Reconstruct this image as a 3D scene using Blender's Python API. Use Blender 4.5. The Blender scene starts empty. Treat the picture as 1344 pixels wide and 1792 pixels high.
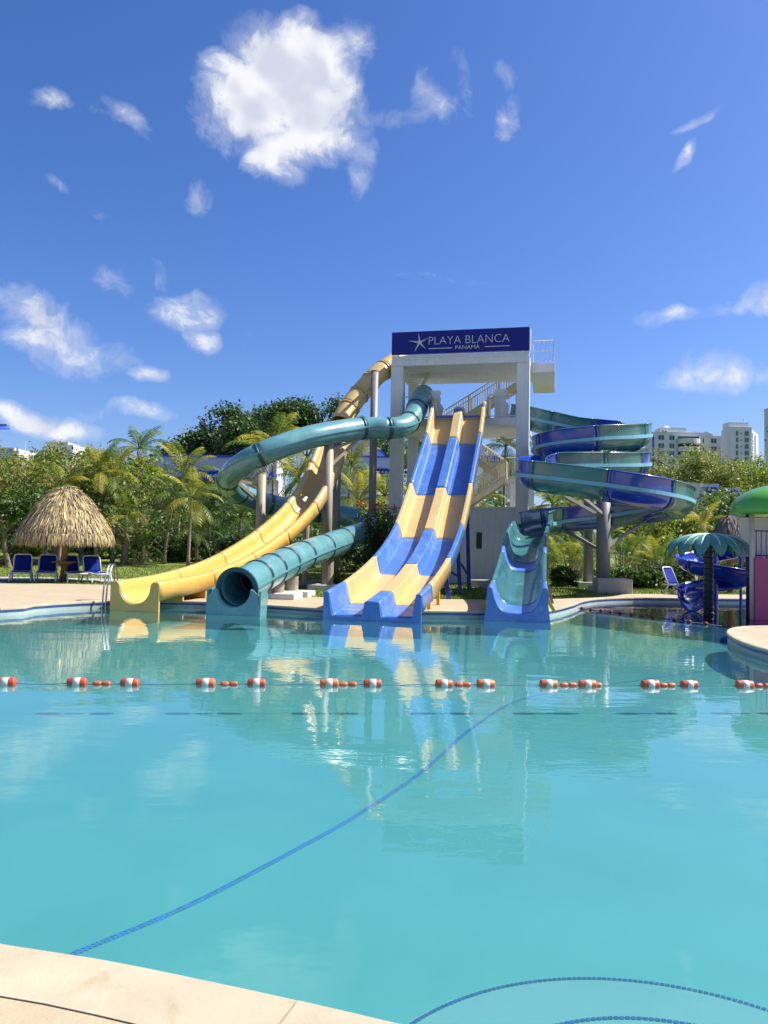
import bpy, bmesh, math, random
import numpy as np
from mathutils import Vector, Matrix, geometry

random.seed(7); rng = np.random.default_rng(7)
R = math.radians
scene = bpy.context.scene
COL = scene.collection

# ------------------------------------------------------------------ camera
EYE = Vector((0.0, 0.0, 1.6))
FPX, PW, PH = 1346.0, 1344.0, 1792.0
PITCH, ROLL = 2.6, 1.1
cam_d = bpy.data.cameras.new('camera')
cam = bpy.data.objects.new('camera', cam_d); COL.objects.link(cam)
cam_d.sensor_fit = 'VERTICAL'; cam_d.sensor_height = 24.0
cam_d.lens = 24.0 * FPX / PH
cam_d.clip_start = 0.05; cam_d.clip_end = 6000
MROT = Matrix.Rotation(R(90 + PITCH), 3, 'X') @ Matrix.Rotation(R(ROLL), 3, 'Z')
cam.matrix_world = Matrix.Translation(EYE) @ MROT.to_4x4()
scene.camera = cam

def ray(px, py):
    return MROT @ Vector(((px - PW / 2) / FPX, -(py - PH / 2) / FPX, -1.0))
def at(px, py, Y):                       # a surveyed point: picture position + real distance
    d = ray(px, py); return EYE + d * (Y / d.y)
def gz(px, py, z=0.0):                   # a surveyed point lying on level z
    d = ray(px, py); return EYE + d * ((z - EYE.z) / d.z)

# ------------------------------------------------------------------ sky, sun, exposure
SUN_EL, SUN_AZ = 49.0, 8.0              # azimuth measured from +X towards +Y
to_sun = Vector((math.cos(R(SUN_EL)) * math.cos(R(SUN_AZ)), math.cos(R(SUN_EL)) * math.sin(R(SUN_AZ)), math.sin(R(SUN_EL))))
sun_d = bpy.data.lights.new('sun', 'SUN'); sun_d.energy = 5.0; sun_d.angle = R(0.53); sun_d.color = (1.0, 0.94, 0.84)
sun = bpy.data.objects.new('sun', sun_d); COL.objects.link(sun)
sun.rotation_euler = (-to_sun).to_track_quat('-Z', 'Y').to_euler(); sun.location = (30, 5, 40)
scene.view_settings.view_transform = 'Standard'; scene.view_settings.look = 'None'
scene.view_settings.gamma = 1; scene.view_settings.use_curve_mapping = False
scene.view_settings.exposure = 0.95

world = bpy.data.worlds.new('World'); scene.world = world; world.use_nodes = True
SKY_STRENGTH = 0.072

class NT:
    def __init__(s, tree): s.t = tree; s.n = tree.nodes; s.l = tree.links
    def new(s, typ, **kw):
        n = s.n.new(typ)
        for k, v in kw.items(): setattr(n, k, v)
        return n
    def put(s, sock, v):
        if isinstance(v, bpy.types.NodeSocket): s.l.new(v, sock)
        elif v is not None: sock.default_value = v
    def math(s, op, a, b=None, c=None, clamp=False):
        n = s.new('ShaderNodeMath', operation=op, use_clamp=clamp)
        s.put(n.inputs[0], a); s.put(n.inputs[1], b)
        if c is not None: s.put(n.inputs[2], c)
        return n.outputs[0]
    def vmath(s, op, a, b=None, out=0):
        n = s.new('ShaderNodeVectorMath', operation=op)
        s.put(n.inputs[0], a)
        if b is not None: s.put(n.inputs[1], b)
        return n.outputs[out]
    def noise(s, vec, scale, detail=4, rough=0.55, dist=0.0):
        n = s.new('ShaderNodeTexNoise')
        s.put(n.inputs['Vector'], vec); n.inputs['Scale'].default_value = scale
        n.inputs['Detail'].default_value = detail; n.inputs['Roughness'].default_value = rough
        n.inputs['Distortion'].default_value = dist
        return n.outputs['Fac']
    def range(s, v, a, b, c=0.0, d=1.0, smooth=False):
        n = s.new('ShaderNodeMapRange', interpolation_type='SMOOTHSTEP' if smooth else 'LINEAR')
        s.put(n.inputs[0], v)
        for i, q in enumerate((a, b, c, d)): s.put(n.inputs[i + 1], q)
        return n.outputs[0]
    def mix(s, f, a, b, mode='MIX'):
        n = s.new('ShaderNodeMix', data_type='RGBA', blend_type=mode)
        s.put(n.inputs[0], f); s.put(n.inputs[6], a); s.put(n.inputs[7], b)
        return n.outputs[2]

def build_world():
    t = NT(world.node_tree); t.n.clear()
    sky = t.new('ShaderNodeTexSky', sky_type='NISHITA')
    sky.sun_disc = False; sky.sun_elevation = R(SUN_EL); sky.sun_rotation = R(90 - SUN_AZ)
    sky.air_density = 1.0; sky.dust_density = 1.2; sky.ozone_density = 3.6; sky.altitude = 0
    hs = t.new('ShaderNodeHueSaturation'); hs.inputs['Saturation'].default_value = 1.17
    hs.inputs['Value'].default_value = 1.0
    t.l.new(t.mix(1.0, sky.outputs[0], (0.99, 1.0, 1.24, 1), 'MULTIPLY'), hs.inputs['Color'])
    co = t.new('ShaderNodeTexCoord').outputs['Generated']
    d = t.vmath('NORMALIZE', co)
    # clouds: soft fields set out by direction in the sky (px, py, half width, half height, turn, weight)
    C = [(505, 112, 112, 92, 0, 1.15), (560, 190, 92, 98, 0, 1.15), (440, 180, 92, 88, 0, 1.1), (385, 228, 62, 44, 15, .72), (490, 278, 62, 58, 0, .80), (455, 62, 62, 50, 0, .70),
         (630, 290, 28, 66, 8, .36), (628, 90, 30, 78, -8, .38), (345, 352, 28, 30, 0, .42), (715, 196, 72, 16, 0, .38), (758, 175, 26, 40, -25, .42), (790, 125, 16, 46, -20, .34),
         (882, 198, 28, 44, 10, .68), (876, 122, 24, 16, 0, .34), (105, 172, 46, 20, 0, .46), (170, 196, 50, 13, 20, .38), (225, 215, 44, 18, 40, .36), (195, 385, 34, 18, 30, .38), (110, 328, 30, 10, 10, .28),
         (60, 545, 92, 44, 25, .66), (125, 608, 100, 50, 12, .76), (325, 545, 66, 42, 0, .76), (346, 600, 32, 24, 0, .62), (190, 500, 46, 30, -20, .38), (285, 498, 22, 36, -35, .40), (420, 580, 24, 50, 10, .32),
         (70, 728, 98, 26, 5, .76), (215, 722, 74, 16, 5, .52), (250, 662, 28, 14, 0, .40),
         (1212, 275, 26, 12, -50, .42), (1255, 552, 110, 18, -5, .40), (1290, 655, 120, 26, 0, .46), (1335, 530, 50, 26, -10, .40), (1260, 195, 44, 9, -15, .28), (760, 478, 80, 7, 6, .28),
         (-300, 500, 240, 140, 0, .8), (1750, 420, 160, 70, 0, .7), (2100, 640, 280, 50, 0, .5), (200, -420, 220, 160, 0, .8), (1200, -700, 220, 160, 0, .7), (-900, 300, 260, 140, 0, .7)]
    back = [((-0.6, -0.8, 0.45), .22, .13), ((0.2, -0.9, 0.5), .3, .16), ((0.8, -0.6, 0.35), .24, .1), ((-0.95, -0.1, 0.3), .25, .12), ((0.0, -0.5, 0.9), .2, .2)]
    warp = t.new('ShaderNodeTexNoise'); warp.inputs['Scale'].default_value = 9; warp.inputs['Detail'].default_value = 3
    t.l.new(d, warp.inputs['Vector'])
    wv = t.vmath('SCALE', t.vmath('SUBTRACT', warp.outputs['Color'], (0.5, 0.5, 0.5)))
    wv.node.inputs['Scale'].default_value = 0.07
    dw = t.vmath('ADD', d, wv)
    acc = None
    def blob(c, rt, up, a, b, w):
        nonlocal acc
        q = t.vmath('SUBTRACT', dw, tuple(c))
        u = t.vmath('DOT_PRODUCT', q, tuple(rt / a), out=1); v = t.vmath('DOT_PRODUCT', q, tuple(up / b), out=1)
        r2 = t.math('MULTIPLY_ADD', u, u, t.math('MULTIPLY', v, v))
        m = t.math('MULTIPLY_ADD', r2, -w * .8, w)
        acc = m if acc is None else t.math('MAXIMUM', acc, m)
    for (px, py, hw, hh, turn, w) in C:
        c = ray(px, py).normalized()
        rt = Vector((c.y, -c.x, 0)).normalized(); up = rt.cross(c).normalized()
        if up.z < 0: up = -up
        ca, sa = math.cos(R(-turn)), math.sin(R(-turn))
        r2, u2 = rt * ca + up * sa, up * ca - rt * sa
        k = 1.06 / FPX * abs(c.dot(ray(672, 896).normalized())) ** 1.0
        blob(c, r2, u2, hw * k, hh * k, w)
    for (c, a, b) in back:
        c = Vector(c).normalized(); rt = Vector((c.y, -c.x, 0)).normalized(); up = rt.cross(c).normalized()
        blob(c, rt, up, a, b, .8)
    w2 = t.new('ShaderNodeTexNoise'); w2.inputs['Scale'].default_value = 34; w2.inputs['Detail'].default_value = 2
    t.l.new(dw, w2.inputs['Vector'])
    wv2 = t.vmath('SCALE', t.vmath('SUBTRACT', w2.outputs['Color'], (0.5, 0.5, 0.5))); wv2.node.inputs['Scale'].default_value = 0.022
    dn = t.vmath('ADD', dw, wv2)
    n1 = t.noise(dn, 13, 9, 0.62, 0.0)
    acc = t.math('MAXIMUM', acc, -0.8)
    field = t.math('ADD', t.math('MULTIPLY', acc, 2.0), t.math('MULTIPLY_ADD', n1, 4.6, -2.3))
    core = t.range(field, 0.62, 1.75, 0, 1, True)
    veil = t.range(field, 0.15, 1.3, 0, 0.36, True)
    dens = t.math('MAXIMUM', core, veil)
    la = t.noise(dw, 7.0, 3, 0.5); lb = t.noise(t.vmath('ADD', dw, tuple(to_sun * 0.035)), 7.0, 3, 0.5)
    sun_side = t.range(t.math('SUBTRACT', la, lb), -0.10, 0.03, 0, 1, True)  # sunlit and shaded sides painted into the cloud colour
    s = 1.0 / SKY_STRENGTH
    s *= .53
    ccol = t.mix(sun_side, (0.66 * s, 0.70 * s, 0.82 * s, 1), (0.95 * s, 0.96 * s, 0.99 * s, 1))
    colr = t.mix(t.math('MULTIPLY', dens, 0.97), hs.outputs[0], ccol)
    bg = t.new('ShaderNodeBackground'); bg.inputs['Strength'].default_value = SKY_STRENGTH
    t.l.new(colr, bg.inputs['Color'])
    out = t.new('ShaderNodeOutputWorld'); t.l.new(bg.outputs[0], out.inputs['Surface'])
build_world()
world.cycles.sampling_method = 'NONE'
scene.cycles.max_bounces = 7; scene.cycles.transparent_max_bounces = 8
scene.cycles.sample_clamp_indirect = 6.0

# ------------------------------------------------------------------ materials
MATS = {}
def mat(name, col, rough=0.6, var=0.18, scale=3.0, bump=0.0, bscale=None, coat=0.0, spec=0.5, metal=0.0, dirt=None, dirt_amt=0.5, dirt_scale=1.2, streak=0.0, island=0.0, objrand=0.0, trans=0.0, stretch=None):
    m = bpy.data.materials.new(name); m.use_nodes = True; MATS[name] = m
    t = NT(m.node_tree); b = t.n['Principled BSDF']
    co = t.new('ShaderNodeNewGeometry').outputs['Position']
    if stretch: co = t.vmath('MULTIPLY', co, stretch)
    n = t.noise(co, scale, 6, 0.6)
    c = (*col, 1)
    lo = tuple(x * (1 - var) for x in col) + (1,); hi = tuple(min(1, x * (1 + var)) for x in col) + (1,)
    colr = t.mix(t.range(n, 0.3, 0.7), lo, hi)
    if dirt:
        n2 = t.noise(co, dirt_scale, 8, 0.65, 0.4)
        colr = t.mix(t.range(n2, 0.5, 0.72, 0, dirt_amt, True), colr, (*dirt, 1))
    if streak:
        sv = t.vmath('MULTIPLY', co, (9, 9, 0.6)); n3 = t.noise(sv, 1.0, 5, 0.6)
        colr = t.mix(t.range(n3, 0.45, 0.75, 0, streak), colr, tuple(x * 0.55 for x in col) + (1,))
    if island or objrand:
        v = t.new('ShaderNodeNewGeometry').outputs['Random Per Island'] if island else t.new('ShaderNodeObjectInfo').outputs['Random']
        k = island or objrand
        hsv = t.new('ShaderNodeHueSaturation')
        t.put(hsv.inputs['Color'], colr); t.put(hsv.inputs['Value'], t.range(v, 0, 1, 1 - k, 1 + k))
        t.put(hsv.inputs['Hue'], t.range(v, 0, 1, 0.5 - k * .04, 0.5 + k * .04)); colr = hsv.outputs[0]
    t.put(b.inputs['Base Color'], colr)
    t.put(b.inputs['Roughness'], t.range(n, 0.3, 0.7, max(0.02, rough * .85), min(1, rough * 1.15)))
    b.inputs['Metallic'].default_value = metal; b.inputs['Coat Weight'].default_value = coat
    b.inputs['Coat Roughness'].default_value = 0.12; b.inputs['Specular IOR Level'].default_value = spec
    if bump:
        nb = t.noise(co, bscale or scale * 6, 5, 0.6)
        bp = t.new('ShaderNodeBump'); bp.inputs['Strength'].default_value = bump; bp.inputs['Distance'].default_value = 0.02
        t.put(bp.inputs['Height'], nb); t.put(b.inputs['Normal'], bp.outputs[0])
    if trans:
        tr = t.new('ShaderNodeBsdfTranslucent'); t.put(tr.inputs['Color'], colr)
        mx = t.new('ShaderNodeMixShader'); mx.inputs[0].default_value = trans
        out = t.n['Material Output']
        t.l.new(b.outputs[0], mx.inputs[1]); t.l.new(tr.outputs[0], mx.inputs[2]); t.l.new(mx.outputs[0], out.inputs['Surface'])
    return m

mat('white_plaster', (0.65, 0.655, 0.67), 0.75, 0.05, 1.5, 0.12, 30, dirt=(0.5, 0.49, 0.46), dirt_amt=0.38, dirt_scale=0.9, streak=0.30)
mat('white_paint', (0.62, 0.62, 0.61), 0.45, 0.05, 4)
mat('cream_paint', (0.52, 0.46, 0.34), 0.5, 0.08, 4)
mat('grey_tread', (0.36, 0.33, 0.29), 0.8, 0.15, 4)
mat('sign_blue', (0.012, 0.016, 0.20), 0.55, 0.06, 2, spec=0.25)
mat('sign_silver', (0.55, 0.60, 0.66), 0.4, 0.1, 20)
mat('slide_yellow', (0.56, 0.345, 0.075), 0.36, 0.07, 1.3, coat=0.15, dirt=(0.55, 0.39, 0.16), dirt_amt=0.75, dirt_scale=1.6, streak=0.14)
mat('slide_sand', (0.55, 0.385, 0.155), 0.38, 0.06, 1.3, coat=0.12, dirt=(0.56, 0.44, 0.27), dirt_amt=0.75, dirt_scale=2.0, streak=0.18)
mat('slide_blue', (0.055, 0.155, 0.45), 0.38, 0.10, 1.3, coat=0.12, dirt=(0.17, 0.28, 0.52), dirt_amt=0.8, dirt_scale=2.0, streak=0.18)
mat('slide_deep_blue', (0.014, 0.05, 0.33), 0.22, 0.12, 1.2, coat=0.5, dirt=(0.04, 0.12, 0.40), dirt_amt=0.5, streak=0.12)
mat('slide_teal', (0.10, 0.26, 0.28), 0.28, 0.12, 1.2, coat=0.45, dirt=(0.19, 0.37, 0.38), dirt_amt=0.5, streak=0.14)
mat('slide_teal_dark', (0.012, 0.055, 0.075), 0.4, 0.15, 2)
mat('spiral_teal', (0.038, 0.155, 0.165), 0.25, 0.15, 1.2, coat=0.5, dirt=(0.09, 0.24, 0.25), dirt_amt=0.55, streak=0.16)
mat('spiral_rib', (0.15, 0.36, 0.44), 0.35, 0.1, 2)
mat('post_grey', (0.19, 0.19, 0.19), 0.55, 0.1, 3, streak=0.25)
mat('post_tan', (0.30, 0.25, 0.185), 0.55, 0.1, 3, streak=0.2)
mat('concrete', (0.38, 0.365, 0.335), 0.85, 0.12, 4, 0.3, 60, dirt=(0.3, 0.29, 0.26), dirt_amt=0.5)
mat('deck', (0.38, 0.31, 0.205), 0.8, 0.10, 1.1, 0.3, 70, dirt=(0.30, 0.21, 0.125), dirt_amt=0.6, dirt_scale=2.2, objrand=0.03)
mat('coping', (0.40, 0.345, 0.245), 0.75, 0.12, 2.2, 0.10, 50, dirt=(0.29, 0.205, 0.11), dirt_amt=0.7, dirt_scale=2.4, objrand=0.04)
mat('joint', (0.17, 0.13, 0.09), 0.95, 0.3, 8)
mat('pool_plaster', (0.070, 0.30, 0.30), 0.7, 0.06, 0.7, dirt=(0.055, 0.255, 0.265), dirt_amt=0.6, dirt_scale=0.35)
mat('pool_wall', (0.27, 0.34, 0.31), 0.7, 0.08, 1.0, dirt=(0.14, 0.26, 0.26), dirt_amt=0.5)
mat('pool_step', (0.13, 0.32, 0.33), 0.7, 0.05, 1.0)
mat('kid_pool_floor', (0.02, 0.10, 0.28), 0.5, 0.2, 2.0)
mat('mosaic_blue', (0.02, 0.06, 0.24), 0.25, 0.15, 6, island=0.45)
mat('mosaic_sub', (0.03, 0.17, 0.52), 0.5, 0.1, 6, island=0.4)
mat('steel', (0.42, 0.42, 0.42), 0.32, 0.05, 4, metal=1.0)
mat('float_orange', (0.46, 0.085, 0.03), 0.45, 0.2, 8, objrand=0.22, dirt=(0.48, 0.22, 0.14), dirt_amt=0.6, dirt_scale=12)
mat('float_white', (0.52, 0.51, 0.46), 0.45, 0.08, 8, dirt=(0.55, 0.5, 0.4), dirt_amt=0.4, dirt_scale=12)
mat('rope', (0.10, 0.16, 0.22), 0.8, 0.2, 20)
mat('lounger_blue', (0.008, 0.022, 0.20), 0.8, 0.15, 8, spec=0.15)
mat('wood', (0.24, 0.12, 0.055), 0.7, 0.25, 2, 0.3, 30, stretch=(6, 6, 1))
mat('thatch', (0.36, 0.27, 0.14), 0.9, 0.25, 2, island=0.8, dirt=(0.22, 0.19, 0.15), dirt_amt=0.6, dirt_scale=2.5)
mat('thatch_grey', (0.20, 0.17, 0.15), 0.9, 0.2, 3, island=0.45)
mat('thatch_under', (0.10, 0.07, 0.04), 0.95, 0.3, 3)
mat('lawn', (0.13, 0.18, 0.025), 0.9, 0.30, 0.6, 0.6, 40, dirt=(0.22, 0.20, 0.045), dirt_amt=0.7, dirt_scale=0.35)
mat('grass', (0.15, 0.20, 0.028), 0.8, 0.25, 1.0, island=0.3, trans=0.3)
mat('soil', (0.09, 0.07, 0.045), 0.95, 0.3, 1.5)
mat('bark', (0.17, 0.13, 0.10), 0.9, 0.3, 3, 0.6, 20)
mat('bark_pale', (0.26, 0.20, 0.14), 0.9, 0.25, 3, 0.5, 20)
mat('palm_trunk', (0.25, 0.19, 0.14), 0.9, 0.25, 2, 0.7, 14, stretch=(1, 1, 5))
LEAF = {}
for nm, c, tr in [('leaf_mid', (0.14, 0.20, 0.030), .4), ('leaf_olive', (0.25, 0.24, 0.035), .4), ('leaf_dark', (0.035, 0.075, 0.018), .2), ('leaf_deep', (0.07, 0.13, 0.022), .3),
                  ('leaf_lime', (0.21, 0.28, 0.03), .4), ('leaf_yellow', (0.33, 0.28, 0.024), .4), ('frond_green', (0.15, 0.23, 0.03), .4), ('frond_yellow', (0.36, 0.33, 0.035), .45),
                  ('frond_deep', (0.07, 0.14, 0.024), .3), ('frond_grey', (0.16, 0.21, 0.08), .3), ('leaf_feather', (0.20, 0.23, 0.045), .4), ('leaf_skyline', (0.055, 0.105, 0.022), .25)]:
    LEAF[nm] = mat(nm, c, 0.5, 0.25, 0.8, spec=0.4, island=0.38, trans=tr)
mat('red_float', (0.22, 0.035, 0.035), 0.5, 0.2, 6)
mat('petal_red', (0.62, 0.05, 0.09), 0.6, 0.2, 6, island=0.3, trans=0.2)
mat('roof_blue', (0.03, 0.09, 0.42), 0.35, 0.2, 4, coat=0.2)
mat('condo_white', (0.60, 0.61, 0.63), 0.8, 0.05, 0.3, dirt=(0.5, 0.5, 0.5), dirt_amt=0.25, dirt_scale=0.1)
mat('condo_grey', (0.50, 0.52, 0.55), 0.8, 0.05, 0.3)
mat('villa_grey', (0.56, 0.56, 0.58), 0.8, 0.06, 0.5, dirt=(0.36, 0.36, 0.37), dirt_amt=0.3)
mat('glass_dark', (0.03, 0.06, 0.07), 0.12, 0.3, 0.5, spec=0.8)
mat('dark_shade', (0.05, 0.05, 0.055), 0.8, 0.2, 2)
mat('stripe_blue', (0.03, 0.06, 0.45), 0.6, 0.1, 1)
mat('dome_green', (0.10, 0.36, 0.03), 0.28, 0.08, 1.5, coat=0.4)
mat('panel_pink', (0.36, 0.035, 0.15), 0.4, 0.1, 2, coat=0.2, dirt=(0.36, 0.05, 0.2), dirt_amt=0.5)
mat('purple', (0.06, 0.02, 0.16), 0.4, 0.1, 3)
mat('leg_yellow', (0.75, 0.45, 0.02), 0.4, 0.1, 3)
mat('fibre_palm', (0.06, 0.20, 0.165), 0.45, 0.2, 5, island=0.15)
mat('fibre_rib', (0.34, 0.50, 0.44), 0.45, 0.1, 5)
mat('fibre_trunk', (0.012, 0.022, 0.03), 0.35, 0.25, 3)
mat('kid_blue', (0.02, 0.05, 0.36), 0.2, 0.12, 2, coat=0.5)
mat('distant_wood', (0.06, 0.085, 0.03), 0.9, 0.3, 0.2)
mat('bollard_dark', (0.02, 0.025, 0.02), 0.7, 0.2, 4)

def schlick(t, normal):
    inc = t.new('ShaderNodeNewGeometry').outputs['Incoming']
    c = t.math('ABSOLUTE', t.vmath('DOT_PRODUCT', inc, normal, out=1))
    return t.math('MULTIPLY_ADD', t.math('POWER', t.math('SUBTRACT', 1.0, c, clamp=True), 5.0), 0.98, 0.02)
def water_material():
    m = bpy.data.materials.new('pool_water'); m.use_nodes = True; MATS['pool_water'] = m
    t = NT(m.node_tree); t.n.clear()
    co = t.new('ShaderNodeNewGeometry').outputs['Position']
    a = t.noise(t.vmath('MULTIPLY', co, (0.55, 1.15, 1)), 1.3, 3, 0.5, 0.5)
    b = t.noise(t.vmath('MULTIPLY', co, (0.8, 1.5, 1)), 6.0, 2, 0.5, 0.3)
    calm = t.range(t.noise(co, 0.14, 2, 0.5), 0.35, 0.65, 0.35, 1.0)
    h = t.math('MULTIPLY', t.math('MULTIPLY_ADD', b, 0.13, a), calm)
    bp = t.new('ShaderNodeBump'); bp.inputs['Strength'].default_value = 1.0; bp.inputs['Distance'].default_value = 0.008
    t.put(bp.inputs['Height'], h)
    fr = schlick(t, bp.outputs[0])
    tr = t.new('ShaderNodeBsdfTransparent'); tr.inputs['Color'].default_value = (0.86, 0.97, 0.975, 1)
    gl = t.new('ShaderNodeBsdfGlossy'); gl.inputs['Roughness'].default_value = 0.015; gl.inputs['Color'].default_value = (.97, .98, 1, 1)
    t.put(gl.inputs['Normal'], bp.outputs[0])
    df = t.new('ShaderNodeBsdfDiffuse'); df.inputs['Color'].default_value = (0.06, 0.235, 0.24, 1)
    m0 = t.new('ShaderNodeMixShader'); m0.inputs[0].default_value = 0.25
    t.l.new(tr.outputs[0], m0.inputs[1]); t.l.new(df.outputs[0], m0.inputs[2])
    mx = t.new('ShaderNodeMixShader'); t.put(mx.inputs[0], fr)
    t.l.new(m0.outputs[0], mx.inputs[1]); t.l.new(gl.outputs[0], mx.inputs[2])
    out = t.new('ShaderNodeOutputMaterial'); t.l.new(mx.outputs[0], out.inputs['Surface'])
water_material()
def paddling_shade_water_material():
    m = bpy.data.materials.new('paddling_shade_water'); m.use_nodes = True; MATS['paddling_shade_water'] = m
    t = NT(m.node_tree); t.n.clear()
    co = t.new('ShaderNodeNewGeometry').outputs['Position']
    bp = t.new('ShaderNodeBump'); bp.inputs['Distance'].default_value = 0.008
    t.put(bp.inputs['Height'], t.noise(t.vmath('MULTIPLY', co, (0.5, 1.3, 1)), 1.6, 3, 0.5, 0.4))
    fr = schlick(t, bp.outputs[0])
    tr = t.new('ShaderNodeBsdfTransparent'); tr.inputs['Color'].default_value = (0.10, 0.22, 0.42, 1)  # dark tint puts shade and tree reflections into the water colour
    gl = t.new('ShaderNodeBsdfGlossy'); gl.inputs['Roughness'].default_value = 0.015; t.put(gl.inputs['Normal'], bp.outputs[0])
    mx = t.new('ShaderNodeMixShader'); t.put(mx.inputs[0], fr); t.l.new(tr.outputs[0], mx.inputs[1]); t.l.new(gl.outputs[0], mx.inputs[2])
    t.l.new(mx.outputs[0], t.new('ShaderNodeOutputMaterial').inputs['Surface'])
paddling_shade_water_material()

# ------------------------------------------------------------------ mesh helpers
class MB:
    def __init__(s): s.v = []; s.f = []
    def add(s, vs, fs):
        o = len(s.v); s.v.extend([tuple(x) for x in vs]); s.f.extend([tuple(i + o for i in q) for q in fs]); return s
    def box(s, c, d, rz=0.0, m=None):
        x, y, z = d[0] / 2, d[1] / 2, d[2] / 2
        vs = [Vector((i, j, k)) for i in (-x, x) for j in (-y, y) for k in (-z, z)]
        mm = m if m is not None else Matrix.Rotation(rz, 3, 'Z')
        vs = [mm @ q + Vector(c) for q in vs]
        return s.add(vs, [(0, 1, 3, 2), (4, 6, 7, 5), (0, 4, 5, 1), (2, 3, 7, 6), (0, 2, 6, 4), (1, 5, 7, 3)])
    def span(s, a, b):
        return s.box([(a[i] + b[i]) / 2 for i in range(3)], [abs(b[i] - a[i]) for i in range(3)])
    def beam(s, a, b, w, h):
        a, b = Vector(a), Vector(b); y = (b - a).normalized()
        x = y.cross(Vector((0, 0, 1)))
        if x.length < 1e-4: x = Vector((1, 0, 0))
        x.normalize(); z = x.cross(y)
        m = Matrix((x, y, z)).transposed()
        return s.box((a + b) / 2, (w, (b - a).length, h), m=m)
    def tube(s, pts, rad, n=8, caps=True):
        pts = [Vector(p) for p in pts]
        if not hasattr(rad, '__len__'): rad = [rad] * len(pts)
        o = len(s.v); ref = None
        for i, p in enumerate(pts):
            tg = (pts[min(i + 1, len(pts) - 1)] - pts[max(i - 1, 0)]).normalized()
            if ref is None:
                ref = tg.orthogonal().normalized()
            ref = (ref - tg * ref.dot(tg))
            if ref.length < 1e-5: ref = tg.orthogonal()
            ref.normalize(); bi = tg.cross(ref)
            for k in range(n):
                a = 2 * math.pi * k / n
                s.v.append(tuple(p + (ref * math.cos(a) + bi * math.sin(a)) * rad[i]))
        for i in range(len(pts) - 1):
            for k in range(n):
                k2 = (k + 1) % n
                s.f.append((o + i * n + k, o + i * n + k2, o + (i + 1) * n + k2, o + (i + 1) * n + k))
        if caps:
            s.f.append(tuple(o + k for k in range(n))[::-1]); s.f.append(tuple(o + (len(pts) - 1) * n + k for k in range(n)))
        return s
    def lathe(s, prof, n=24, c=(0, 0, 0)):
        o = len(s.v); c = Vector(c)
        for (r, z) in prof:
            for k in range(n):
                a = 2 * math.pi * k / n; s.v.append((c.x + r * math.cos(a), c.y + r * math.sin(a), c.z + z))
        for i in range(len(prof) - 1):
            for k in range(n):
                k2 = (k + 1) % n
                s.f.append((o + i * n + k, o + i * n + k2, o + (i + 1) * n + k2, o + (i + 1) * n + k))
        return s
    def prism(s, poly, z0, z1):
        n = len(poly); o = len(s.v)
        for z in (z0, z1): s.v.extend([(p[0], p[1], z) for p in poly])
        s.f.append(tuple(o + i for i in range(n))[::-1]); s.f.append(tuple(o + n + i for i in range(n)))
        for i in range(n):
            j = (i + 1) % n; s.f.append((o + i, o + j, o + n + j, o + n + i))
        return s
    def slab(s, poly3, depth):                 # planar polygon given in 3D, thickened along vector depth
        n = len(poly3); o = len(s.v); d = Vector(depth)
        s.v.extend([tuple(Vector(p)) for p in poly3]); s.v.extend([tuple(Vector(p) + d) for p in poly3])
        s.f.append(tuple(o + i for i in range(n))); s.f.append(tuple(o + n + i for i in range(n))[::-1])
        for i in range(n):
            j = (i + 1) % n; s.f.append((o + j, o + i, o + n + i, o + n + j))
        return s
    def mesh(s, name):
        me = bpy.data.meshes.new(name); me.from_pydata(s.v, [], s.f); me.update(); return me
    def build(s, name, m, parent=None, smooth=False, fix=False, bevel=0.0):
        me = s.mesh(name)
        if fix:
            bm = bmesh.new(); bm.from_mesh(me); bmesh.ops.recalc_face_normals(bm, faces=bm.faces); bm.to_mesh(me); bm.free()
        if smooth: me.shade_smooth()
        me.materials.append(MATS[m] if isinstance(m, str) else m)
        o = bpy.data.objects.new(name, me); COL.objects.link(o)
        if parent is not None: o.parent = parent
        if bevel:
            b = o.modifiers.new('bevel', 'BEVEL'); b.width = bevel; b.segments = 2; b.limit_method = 'ANGLE'; b.angle_limit = R(40)
        return o
def empty(name, loc=(0, 0, 0), rz=0.0):
    o = bpy.data.objects.new(name, None); COL.objects.link(o); o.location = loc; o.rotation_euler = (0, 0, rz); o.empty_display_size = .2; return o
def tag(o, label, cat, group=None):
    o['label'] = label; o['category'] = cat
    if group: o['group'] = group
    return o
def kind(o, k): o['kind'] = k; return o
def link_mesh(name, me, parent, loc=(0, 0, 0), rot=(0, 0, 0), sc=1.0):
    o = bpy.data.objects.new(name, me); COL.objects.link(o); o.parent = parent
    o.location = loc; o.rotation_euler = rot
    o.scale = (sc, sc, sc) if not hasattr(sc, '__len__') else sc
    return o
def copy_tree(o, parent=None):
    c = o.copy(); COL.objects.link(c); c.parent = parent
    for ch in list(o.children): copy_tree(ch, c)
    return c
def curve(pts, step):                      # smooth path through points, evenly spaced
    P = [Vector(p) for p in pts]; P = [P[0] * 2 - P[1]] + P + [P[-1] * 2 - P[-2]]
    dense = []
    for i in range(1, len(P) - 2):
        for k in range(24):
            u = k / 24; a, b, c, d = P[i - 1], P[i], P[i + 1], P[i + 2]
            dense.append(0.5 * ((2 * b) + (c - a) * u + (2 * a - 5 * b + 4 * c - d) * u * u + (3 * b - a - 3 * c + d) * u ** 3))
    dense.append(P[-2])
    A = np.array([tuple(p) for p in dense]); seg = np.linalg.norm(np.diff(A, axis=0), axis=1); L = np.concatenate([[0], np.cumsum(seg)])
    n = max(2, int(round(L[-1] / step)) + 1); q = np.linspace(0, L[-1], n)
    return [Vector((np.interp(x, L, A[:, 0]), np.interp(x, L, A[:, 1]), np.interp(x, L, A[:, 2]))) for x in q]
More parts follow.
